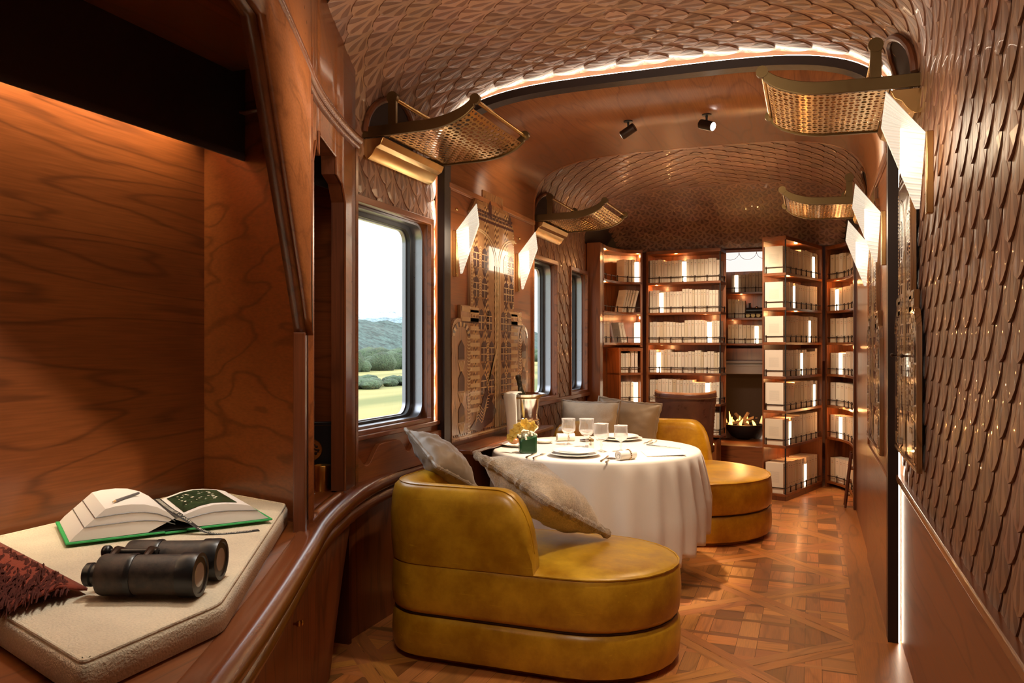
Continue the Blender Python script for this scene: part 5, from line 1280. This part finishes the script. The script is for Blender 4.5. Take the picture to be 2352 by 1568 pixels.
def sofa(label, x0, x1, y0, y1, rl, back_side, zback, xend, th=.13, wrapend=None):
    P = stadium(x0, x1, y0, y1, rl); NM = normals(P)
    s = root('leather_sofa', ((x0+x1)/2, (y0+y1)/2, 0), label, 'sofa', 'round-ended mustard leather sofas')
    layer(P, NM, [(-.06, 0), (-.06, .03)], 'plinth', 'yellow', s)
    layer(P, NM, [(-.03, .022), (-.008, .030), (.0, .055), (.004, .11), (.0, .175), (-.010, .200), (-.03, .208)], 'lower_band', 'yellow', s)
    layer(P, NM, [(-.03, .209), (-.010, .215), (.0, .235), (.006, .31), (.0, .395), (-.004, .418), (-.010, .428), (-.022, .434), (-.06, .442)], 'seat', 'yellow', s)
    for z, o in ((.4275, -.005),): MB().tube([p+nm*o+V((0, 0, z)) for p, nm in zip(P, NM)], .0045, 6, closed=True).build('piping', 'yellow', s)
    MB().tube([p+nm*(-.012)+V((0, 0, .209)) for p, nm in zip(P, NM)], .004, 6, closed=True).build('band_seam', 'bronze', s)
    # backrest: runs along back side from xend leftwards, round both left corners a little
    idx = list(range(len(P)))
    pts = []
    if back_side == 'near':   # y0 edge, P goes CCW: near side traversed left->right at the end of list
        pts = [(p, nm) for p, nm in zip(P, NM) if not (p.x > xend or (p.y > y0+(y1-y0)*.80 and p.x > x0+.02)) and (p.y < y0+.02 or p.x < x0+rl+.01)]
        pts.sort(key=lambda q: (q[0].x+ (0 if q[0].y < y0+rl else -(q[0].y-y0-rl)*1)))
    else:
        pts = [(p, nm) for p, nm in zip(P, NM) if not (p.x > xend or (p.y < y0+(y1-y0)*.20 and p.x > x0+.02)) and (p.y > y1-.02 or p.x < x0+rl+.01)]
        pts.sort(key=lambda q: (q[0].x+(0 if q[0].y > y1-rl else -(y1-rl-q[0].y)*1)))
    # resample evenly along the line
    L = [0]
    for a, b in zip(pts, pts[1:]): L.append(L[-1]+(b[0]-a[0]).length)
    tot = L[-1]; Q = []; n = 56
    for k in range(n+1):
        t = tot*k/n
        if k > n-14: t = tot-(tot*14/n)*(1-((k-(n-14))/14))**1.6
        i = max(j for j in range(len(L)-1) if L[j] <= t+1e-9); f = (t-L[i])/max(1e-6, L[i+1]-L[i]); Q.append((pts[i][0].lerp(pts[i+1][0], f), pts[i][1].lerp(pts[i+1][1], f).normalized(), t))
    rows = []; zs = .428
    for p, nm, t in Q:
        e = tot-t; R_ = .19; k = 1.0 if e > R_ else max(0.0, 1-((R_-e)/R_)**2.6)**.5
        e0 = t; k0 = 1.0 if e0 > .16 else max(0, 1-((.16-e0)/.16)**2.4)**.5; k = min(k, k0)
        h = (zback-zs)*max(k, .02); zt = zs+h; r = min(.045, h*.4); th_ = th*(.55+.45*k); bulge = .008*k
        row = [(0.0, zs), (bulge, zs+h*.25), (bulge*1.3, zs+h*.55), (.003, zt-r*1.4), (-.008, zt-r*.5), (-.030, zt-.003), (-th_*.5, zt), (-th_+.03, zt-.004), (-th_+.006, zt-r*.6), (-th_, zt-r*1.6), (-th_-.004, zs+h*.5), (-th_, zs)]
        rows.append([p+nm*o+V((0, 0, z)) for o, z in row])
    m = MB(); m.grid(rows, closev=True); m.add(rows[0], [list(range(12))]); m.add(rows[-1], [list(range(11, -1, -1))]); m.build('backrest', 'yellow', s, ang=60)
    MB().tube([r_[5]+V((0, 0, .001)) for r_ in rows[3:-1]], .0028, 6).build('back_piping', 'yellow', s)
    return s
sofa('mustard leather sofa nearest the camera with its back to us, fur cushion on it', -1.80, -.535, 3.065, 3.86, .22, 'near', .765, -1.04)
sofa('mustard leather sofa on the far side of the table', -1.84, -.275, 5.46, 6.72, .30, 'far', .765, -.62, th=.16)
# ================= scatter cushions =================
def pillow(name, label, c, e1, e2, w_, h, t, mat, edge=None, flange=.018, seed=0, group=None, diag=False, wr=.012):
    c = V(c); e1 = V(e1).normalized(); e2 = (V(e2)-e1*V(e2).dot(e1)).normalized(); n = e1.cross(e2)
    if diag: e1, e2 = (e1+e2).normalized(), (e2-e1).normalized()
    r = root(name, tuple(c), label, 'cushion', group); K = 26
    def pt(u, v, s_):
        pu = u*(1-.09*(1-abs(v))**1.0*0-.07*(1-v*v)*(abs(u)**3)); pv = v*(1-.07*(1-u*u)*(abs(v)**3))
        d = ((1-abs(u)**2.6)*(1-abs(v)**2.6)); d = max(d, 0)**.62
        wri = wr*noise.noise(V((u*2.6+seed, v*2.6, s_*3+seed)))*min(1, d*3)+wr*.5*noise.noise(V((u*7+seed, v*7, s_)))*min(1, d*3)
        sag = 0
        return c+e1*pu*w_/2+e2*pv*h/2+n*(s_*(t/2*d)+wri*1.0)
    m = MB()
    for s_ in (1, -1):
        m.grid([[pt(-1+2*i/K, -1+2*j/K, s_) for j in range(K+1)] for i in range(K+1)], flip=s_ < 0)
    m.build('cushion_cover', mat, r, ang=80)
    ring_ = [(-1+2*i/K, -1) for i in range(K)]+[(1, -1+2*i/K) for i in range(K)]+[(1-2*i/K, 1) for i in range(K)]+[(-1, 1-2*i/K) for i in range(K)]
    if edge:
        rr = []; rng = random.Random(seed)
        pth = [pt(u, v, 0) for u, v in ring_]
        m = MB(); m.tube(pth, [flange*(1+.35*rng.uniform(-1, 1)) for _ in pth], 8, closed=True); m.build('edge_trim', edge, r)
    return r
fwd = V((-math.sin(TH), math.cos(TH), 0)); rgt = V((math.cos(TH), math.sin(TH), 0)); up = V((0, 0, 1))
e1 = rgt*.83-up*.50; e2 = fwd*.96-up*.16+rgt*.10
pillow('fur_cushion', 'plush beige fur cushion leaning on the near yellow sofa', V((-1.19, 3.56, .665)), e1, e2, .50, .50, .23, 'fur', 'furband', .020, 3, None, True, .014)
e1b = rgt*.75-up*.62; e2b = fwd*.90+(rgt*.62+up*.75)*.12-rgt*.15
pillow('satin_cushion', 'greige satin cushion behind the fur cushion on the near sofa', V((-1.73, 3.60, .80)), e1b, e2b, .335, .335, .16, 'satin', 'satin', .011, 8, None, True, .012)
pillow('velvet_cushion', 'sand-coloured velvet cushion on the far sofa, left one of two, beside the ice bucket', V((-1.70, 6.27, .70)), V((1, -.05, 0)), V((0, .28, 1)), .50, .46, .15, mat_fabric('sand_velvet', (.47, .38, .27), .8, 260, .7, .8, .1, 10), 'satin', .010, 12, 'square cushions on the far sofa', wr=.01)
pillow('velvet_cushion', 'greige satin cushion on the far sofa, right one of two, behind the crystal glasses', V((-1.42, 6.42, .71)), V((1, .04, -.10)), V((.12, .26, 1)), .52, .44, .15, 'satin', 'satin', .010, 15, 'square cushions on the far sofa', wr=.01)
# ================= table and cloth =================
TC = V((-1.24, 4.74, 0)); TR = .625
tb = root('dining_table', tuple(TC), 'round dining table under the white cloth, dark leg showing at its right', 'table')
MB().lathe([(.02, .715), (.60, .715), (.61, .725), (.61, .735), (.60, .742), (.0001, .742)], TC, 48).build('table_top', 'cherry_x', tb)
for (dx, dy) in ((.46, -.14), (-.42, -.35), (-.35, .35), (.20, .42)): MB().box(TC.x+dx-.022, TC.x+dx+.022, TC.y+dy-.022, TC.y+dy+.022, 0, .715).build('leg', 'cherry_dark', tb, bevel=.004)
M['damask'] = M['linen']
rows = []; NS = 220
FOLDS = [(-170, 15, .035), (-140, 13, .03), (-116, 12, .035), (-94, 10, .045), (-76, 8, .055), (-60, 6.5, .075), (-47, 5.5, .085), (-35, 5, .09), (-24, 4.6, .09), (-13, 4.6, .085), (-2, 4.6, .08), (10, 5, .075), (24, 6, .07), (42, 8, .06), (70, 12, .05), (105, 12, .05), (140, 14, .05)]
def fold(a):
    d = math.degrees(a); s_ = 0
    for c_, w_, am_ in FOLDS:
        e = (d-c_+180) % 360-180; s_ += am_*math.exp(-(e/w_)**2)
    return s_
def zbot(a): return .245-.10*cos(2*(a-radians(-62)))-.45*(fold(a)-.05)
for k in range(6): rows.append([TC+V((TR*k/6*cos(2*pi*i/NS), TR*k/6*sin(2*pi*i/NS), .7455)) for i in range(NS)])
prof = [(-.012, .7455), (-.004, .744), (.002, .738), (.006, .728)]
for o, z in prof: rows.append([TC+V(((TR+o)*cos(2*pi*i/NS), (TR+o)*sin(2*pi*i/NS), z)) for i in range(NS)])
for k in range(1, 19):
    t = k/18; row = []
    for i in range(NS):
        a = 2*pi*i/NS; zb = zbot(a); z = .728+(zb-.728)*t; am = min(1, t*1.6)**.8; rr = TR+.006-.02*t+am*fold(a)
        if TC.y+rr*sin(a) > 0 and TC.x+rr*cos(a) < -1.93: rr = (TC.x+1.93)/-cos(a)
        row.append(TC+V((rr*cos(a), rr*sin(a), z)))
    rows.append(row)
m = MB(); m.grid(rows, closev=True); clo = m.build('tablecloth', 'linen', ang=80, solid=.002, soff=1); tag(clo, 'white linen cloth draped to near the floor over the round table', 'tablecloth')
ZC = .7478
# ---- plates ----
def plate(name, label, x, y, r, z, par=None, mat='porcelain', group=None):
    o = MB().lathe([(.0001, z+.004), (r*.30, z+.003), (r*.55, z), (r*.62, z+.001), (r*.70, z+.007), (r*.98, z+.016), (r, z+.019), (r*.98, z+.0205), (r*.72, z+.012), (r*.60, z+.0065), (.0001, z+.006)], (x, y, 0), 40).build(name, mat); return tag(o, label, 'plate', group)
plate('charger_plate', 'large white charger plate at the near place setting, lowest of its stack', -1.255, 4.33, .150, ZC)
plate('dinner_plate', 'white dinner plate stacked on the near charger', -1.255, 4.33, .125, ZC+.013)
plate('charger_plate', 'large white charger plate at the far place setting behind the glasses', -1.19, 5.17, .150, ZC)
plate('dinner_plate', 'white dinner plate stacked on the far charger', -1.19, 5.17, .125, ZC+.013)
plate('serving_plate', 'white plate under a small pastry at the left edge of the table', -1.70, 4.62, .105, ZC)
plate('bread_plate', 'small white bread plate beyond the yellow flowers', -1.60, 4.83, .06, ZC)
o = MB().ball((-1.72, 4.60, ZC+.035), .030, 12, (1.2, 1, .7)).build('pastry', mat_fabric('glazed_pastry', (.35, .14, .04), .3, 80, .3, 0, .3)); tag(o, 'small glazed brown pastry on the plate beside the flowers', 'pastry')
def napk(label, x, y, a, sc=1, flat=False):
    d = V((cos(a), sin(a), 0)); c = V((x, y, ZC+.026*sc)); r = root('rolled_napkin', (x, y, ZC), label, 'napkin', 'rolled napkins in beaded rings')
    m = MB()
    sp = [( (.006+.0032*k/2)*sc, k*.55) for k in range(13)]
    m.tube([c-d*.06*sc, c-d*.02*sc, c+d*.055*sc], [.026*sc, .0245*sc, .026*sc], 18); m.build('napkin_roll', 'napkin', r)
    s2 = V((-d.y, d.x, 0)); m = MB(); m.tube([c-d*(.0605)*sc+s2*(.0032+.0022*k)*sc*cos(k*.7)+V((0, 0, (.0032+.0022*k)*sc*sin(k*.7))) for k in range(11)], .0012*sc, 4); m.build('rolled_edge', 'satin', r)
    m = MB()
    for k in range(18): aa = 2*pi*k/18; m.ball(c+d*.012*sc+s2*.0285*sc*cos(aa)+V((0, 0, max(-.0215*sc, .0285*sc*sin(aa)))), .0042*sc, 6)
    m.build('beaded_ring', 'brass', r)
napk('rolled white napkin in a beaded ring at the near setting, right of the plates', -.945, 4.275, radians(55))
napk('rolled white napkin in a beaded ring beyond the flowers, before the sand cushion', -1.50, 4.98, radians(30))
nf = MB(); rr_ = [V((-1.40, 4.30, ZC+.030)), V((-1.30, 4.34, ZC+.028)), V((-1.2, 4.35, ZC+.034)), V((-1.10, 4.37, ZC+.031))]
folded = MB().prism([(-1.34, 4.30, ZC+.024), (-1.17, 4.27, ZC+.024), (-1.15, 4.35, ZC+.024), (-1.30, 4.40, ZC+.024)], (0, 0, .006)).build('folded_napkin', 'napkin', bevel=.002); tag(folded, 'flat folded napkin lying on the near dinner plate', 'napkin')
# ---- cutlery ----
def cutl(kind, label, a, b, group='silver cutlery on the table'):
    a = V((a[0], a[1], ZC+.0045)); b = V((b[0], b[1], ZC+.0045)); d = (b-a).normalized(); L = (b-a).length; s2 = V((-d.y, d.x, 0)); r = root(kind, tuple(a), label, 'cutlery', group)
    MB().tube([a, a+d*L*.25, a+d*L*.5, a+d*L*.6], [.0060, .0045, .0028, .0030], 8).build('handle', 'steel', r)
    m = MB(); h = V((0, 0, .0015))
    if kind == 'knife': m.prism([a+d*L*.6-s2*.006-h, a+d*L-s2*.002-h, a+d*L+s2*.002-h, a+d*L*.95+s2*.009-h, a+d*L*.6+s2*.008-h], (0, 0, .002)); nm_ = 'blade'
    elif kind == 'fork':
        m.prism([a+d*L*.6-s2*.004-h, a+d*L*.75-s2*.011-h, a+d*L*.75+s2*.011-h, a+d*L*.6+s2*.004-h], (0, 0, .002))
        for k in range(4): m.tube([a+d*L*.74+s2*(-.009+.006*k), a+d*L+s2*(-.008+.0055*k)], .0014, 5)
        nm_ = 'tines'
    else: m.ball(a+d*L*.84, .030*L/.17, 12, (1, .75, .12)); nm_ = 'spoon_bowl'
    m.build(nm_, 'steel', r)
cutl('fork', 'outer silver fork left of the near plates', (-1.475, 4.14), (-1.49, 4.34)); cutl('fork', 'inner silver fork left of the near plates', (-1.43, 4.13), (-1.435, 4.34))
cutl('knife', 'silver knife right of the near plates', (-1.055, 4.15), (-1.065, 4.37)); cutl('spoon', 'silver spoon between the near knife and the napkin', (-1.02, 4.12), (-1.03, 4.30))
cutl('fork', 'silver fork right of the far plates', (-.98, 5.19), (-.99, 5.00)); cutl('knife', 'silver knife left of the far plates', (-1.40, 5.22), (-1.39, 5.02)); cutl('fork', 'second silver fork right of the far plates, outermost', (-.945, 5.17), (-.955, 4.99))
# ---- glasses ----
def make_glass(label, w_, h):
    g = root('crystal_goblet', (0, 0, 0), label, 'glass', 'cut crystal goblets')
    MB().lathe([(.0001, .002), (w_*.72, .0015), (w_*.74, .003), (w_*.3, .008), (.005, .014), (.0042, h*.18), (.010, h*.24), (.0045, h*.30), (.006, h*.38)], (0, 0, 0), 24).build('stem_foot', 'crystal', g)
    fl2 = lambda a, z: 1+.035*sin(12*a)*(1 if z < h*.86 else 0)
    MB().lathe([(.005, h*.37), (w_*.62, h*.44), (w_*.97, h*.56), (w_*1.0, h*.66), (w_*.90, h*.84), (w_*.97, h*1.0), (w_*.95, h*1.0), (w_*.87, h*.84), (w_*.93, h*.66), (w_*.90, h*.56), (w_*.5, h*.47), (.0001, h*.45)], (0, 0, 0), 48, None, fl2).build('cut_bowl', 'crystal', g)
    MB().lathe([(w_*.96, h*.992), (w_*.99, h*1.0), (w_*.96, h*1.006), (w_*.93, h*1.0), (w_*.96, h*.992)], (0, 0, 0), 32).build('rim', 'crystal', g)
    MB().lathe([(w_*.48, h*.475), (w_*.87, h*.56), (w_*.89, h*.60), (.0001, h*.60)], (0, 0, 0), 24).build('water', 'crystal', g)
    return g
g0 = make_glass('crystal goblet farthest left of the four, beside the rolled napkin', .044, .165)
spots_ = [((-1.43, 4.80), 1.0, None), ((-1.29, 4.72), 1.06, 'tallest crystal goblet, second of the four from the flowers'), ((-1.155, 4.55), 1.0, 'crystal goblet overlapping the tallest one, third of the four from the flowers'), ((-1.05, 4.60), .93, 'smallest crystal goblet at the right end of the four')]
for i, ((x, y), s_, lb) in enumerate(spots_):
    g = g0 if i == 0 else copy_tree(g0); g.location = (x, y, ZC); g.scale = (s_, s_, s_)
    if lb: g['label'] = lb
for (x, y, lb) in ((-1.245, 4.66, 'small silver salt shaker at the foot of the tallest goblet'),):
    s_ = root('salt_shaker', (x, y, ZC), lb, 'shaker'); MB().lathe([(.018, 0), (.019, .003), (.015, .030), (.016, .045)], (x, y, ZC), 16).build('shaker_body', 'steel', s_); MB().lathe([(.0165, .045), (.015, .058), (.0001, .064)], (x, y, ZC), 16).build('shaker_cap', 'brass', s_)
tr2 = MB().lathe([(.0001, .002), (.040, .002), (.048, .010), (.046, .011), (.0001, .004)], (-1.37, 5.02, ZC), 24, None).build('silver_dish', 'steel'); tag(tr2, 'little silver dish beyond the tallest goblet, before the dark gap of the cushions', 'dish')
# ---- menu cards ----
mn = root('menu_card', (-.78, 4.55, ZC), 'folded white menu card lying at the right side of the table', 'menu')
MB().prism([(-.86, 4.42, ZC), (-.66, 4.52, ZC), (-.74, 4.74, ZC), (-.94, 4.64, ZC)], (0, 0, .003)).build('lower_leaf', 'paper', mn)
MB().prism([(-.86, 4.42, ZC+.0032), (-.66, 4.52, ZC+.010), (-.74, 4.74, ZC+.010), (-.94, 4.64, ZC+.0035)], (0, 0, .0012)).build('upper_leaf', 'paper', mn)
cutl('knife', 'dark-handled silver knife lying beyond the menu card', (-.96, 4.92), (-.74, 4.84))
# ---- flower pot ----
fpx, fpy = -1.545, 4.36
fw = root('flower_arrangement', (fpx, fpy, ZC), 'low yellow orchid arrangement in a leaf-wrapped cube vase', 'flowers')
a0 = radians(25)
def sq(r, z, tw=0, zz=(0, 0, 0, 0)): return [V((fpx+r*1.414*cos(a0+tw+pi/4+pi/2*k), fpy+r*1.414*sin(a0+tw+pi/4+pi/2*k), ZC+z+zz[k])) for k in range(4)]
m = MB(); r1 = sq(.052, 0); r2 = sq(.050, .04); r3 = sq(.050, .098, 0, (.015, -.015, -.02, .01)); m.grid([r1, r2, r3], closev=True); m.add(r1, [(3, 2, 1, 0)]); m.add(r3, [(0, 1, 2, 3)]); m.build('leaf_wrap', 'leaf', fw, bevel=.012)
m = MB(); random.seed(6)
for k in range(70): a = random.uniform(0, 6.28); t = random.random(); m.ball((fpx-.01+.06*t*cos(a), fpy+.06*t*sin(a), ZC+.105+.022*random.random()-.02*t), .0075, 6)
tag(m.build('small_buds', 'bud', fw), kind='stuff')
for (dx, dy, dz, s_) in ((-.075, -.01, .115, 1), (-.045, -.02, .145, 1.05), (-.01, .0, .165, 1.1), (.03, .01, .155, 1.0), (-.10, .0, .085, .9)):
    m = MB(); c_ = V((fpx+dx, fpy+dy, ZC+dz)); random.seed(int(dx*1000)+50)
    for k in range(5):
        a = 2*pi*k/5+random.uniform(-.2, .2); d_ = V((cos(a), -.45, sin(a))).normalized(); t_ = V((-sin(a), 0, cos(a))); L = .036*s_
        m.grid([[c_+d_*L*u+t_*w2*.016*s_*sin(pi*min(1, u*.9+.08))+V((0, -.012*sin(pi*u)*abs(w2), 0)) for w2 in (-1, -.5, 0, .5, 1)] for u in (0, .25, .5, .75, 1.0)])
    m.ball(c_+V((0, -.01, 0)), .007, 6); m.build('orchid_bloom', 'petal', fw, solid=.001)
# ---- champagne bucket ----
bx_, by_ = -1.765, 4.90
bu = root('champagne_bucket', (bx_, by_, ZC), 'tall polished silver champagne bucket at the wall side of the table', 'ice bucket')
MB().lathe([(0.0684, 0), (0.0707, .006), (0.0513, .015), (0.0399, .03), (0.0627, .05), (0.1003, .085), (0.1049, .115), (0.0935, .138), (0.0980, .142), (0.0946, .147), (0.0912, .16), (0.1026, .27), (0.1072, .285), (0.1459, .305), (0.1528, .309), (0.1436, .311), (0.1026, .292), (0.0866, .16), (0.0684, .10), (.0001, .09)], (bx_, by_, ZC), 44).build('bucket_body', 'steel', bu)
for z_ in (.142, .283): MB().tube([(bx_+(.100 if z_ < .2 else .109)*cos(2*pi*k/40), by_+(.100 if z_ < .2 else .109)*sin(2*pi*k/40), ZC+z_) for k in range(40)], .004, 6, closed=True).build('beaded_band', 'brass', bu)
bo = root('champagne_bottle', (bx_-.02, by_, ZC+.11), 'dark champagne bottle neck sticking out of the silver bucket', 'bottle')
ax_ = (V((-.060, -.0, .33))).normalized(); b0 = V((bx_+.012, by_+.02, ZC+.112))
MB().lathe([(.0001, 0), (.036, .004), (.037, .15), (.030, .19), (.017, .225), (.0145, .25)], b0, 22, ax_).build('bottle_body', 'bottle', bo)
MB().lathe([(.0155, .235), (.0160, .285), (.0185, .292), (.0185, .312), (.016, .322), (.0001, .324)], b0, 18, ax_).build('foil_neck', mat_leather('dark_foil', (.02, .016, .01), (.09, .07, .03), .3), bo)
cl = root('service_napkin', (bx_, by_-.1, ZC+.2), 'folded white service napkin hanging over the rim of the bucket', 'napkin')
m = MB(); rows = []
for k, (r_, z_) in enumerate(((.03, .318), (.07, .322), (.115, .322), (.152, .314), (.158, .295), (.146, .23), (.136, .16), (.130, .10), (.128, .05))):
    rows.append([V((bx_+r_*cos(a)-(.0), by_+r_*sin(a), ZC+z_+.003*sin(j*1.3))) for j, a in enumerate([radians(-124+4.0*j) for j in range(10)])])
m.grid(rows); m.build('napkin_cloth', 'napkin', cl, solid=.006)
# ================= landscape outside =================
fld = MB(); fld.grid([[V((-2.6-600*(i/24)**2, -80+900*j/30, -1.7)) for j in range(31)] for i in range(25)]); tag(fld.build('meadow', 'field', smooth=True), 'yellow-green meadow stretching away outside the train windows', 'meadow')
def hill(name, label, cat, d, y0, y1, hmin, hmax, mat, seed, fr, nx=90):
    rows = []
    for i in range(7):
        t = i/6; rows.append([V((-d-(d*.25)*t, y0+(y1-y0)*j/nx, -2+(t**.7)*(hmin+(hmax-hmin)*(.5+.5*noise.noise(V((j*fr, seed, 0))))+.25*(hmax-hmin)*noise.noise(V((j*fr*4, seed, t*3)))))) for j in range(nx+1)])
    return tag(MB().grid(rows).build(name, mat), label, cat)
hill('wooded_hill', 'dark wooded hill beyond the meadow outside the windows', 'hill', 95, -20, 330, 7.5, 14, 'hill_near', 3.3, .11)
hill('hazy_ridge', 'haze-tinted blue-grey ridge behind the wooded hill', 'hill', 230, 0, 760, 21, 29, 'hill_mid', 7.1, .10)
hill('distant_ridge', 'palest haze-tinted far mountain ridge under the white sky', 'hill', 420, 0, 1300, 46, 58, 'hill_far', 1.7, .09)
bs = MB(); random.seed(14)
for k in range(420):
    y = random.uniform(20, 170); x = -(50+18*random.random()) - y*.02; r = random.uniform(.8, 2.2)
    bs.ball((x, y, -1.6+r*.5), r, 8, (1, 1.3, .9))
tag(bs.build('tree_line', 'bush', ang=80), 'loose line of bushes and trees at the far edge of the meadow', 'trees', kind='stuff')
bs = MB()
for k in range(60):
    y = random.uniform(25, 60); x = -(30+5*random.random()); r = random.uniform(.5, .9)
    bs.ball((x, y, -1.6+r*.3), r, 8, (1, 1.6, .6))
tag(bs.build('low_hedge', 'bush', ang=80), 'low hedge crossing the middle of the meadow outside', 'hedge', kind='stuff')
sun = bpy.data.lights.new('daylight', 'SUN'); sun.energy = 1.6; sun.color = (1, .96, .88); sun.angle = .2
so = bpy.data.objects.new('daylight', sun); COL.objects.link(so); so.rotation_euler = (V((-.75, .25, -.6))).to_track_quat('-Z', 'Y').to_euler()
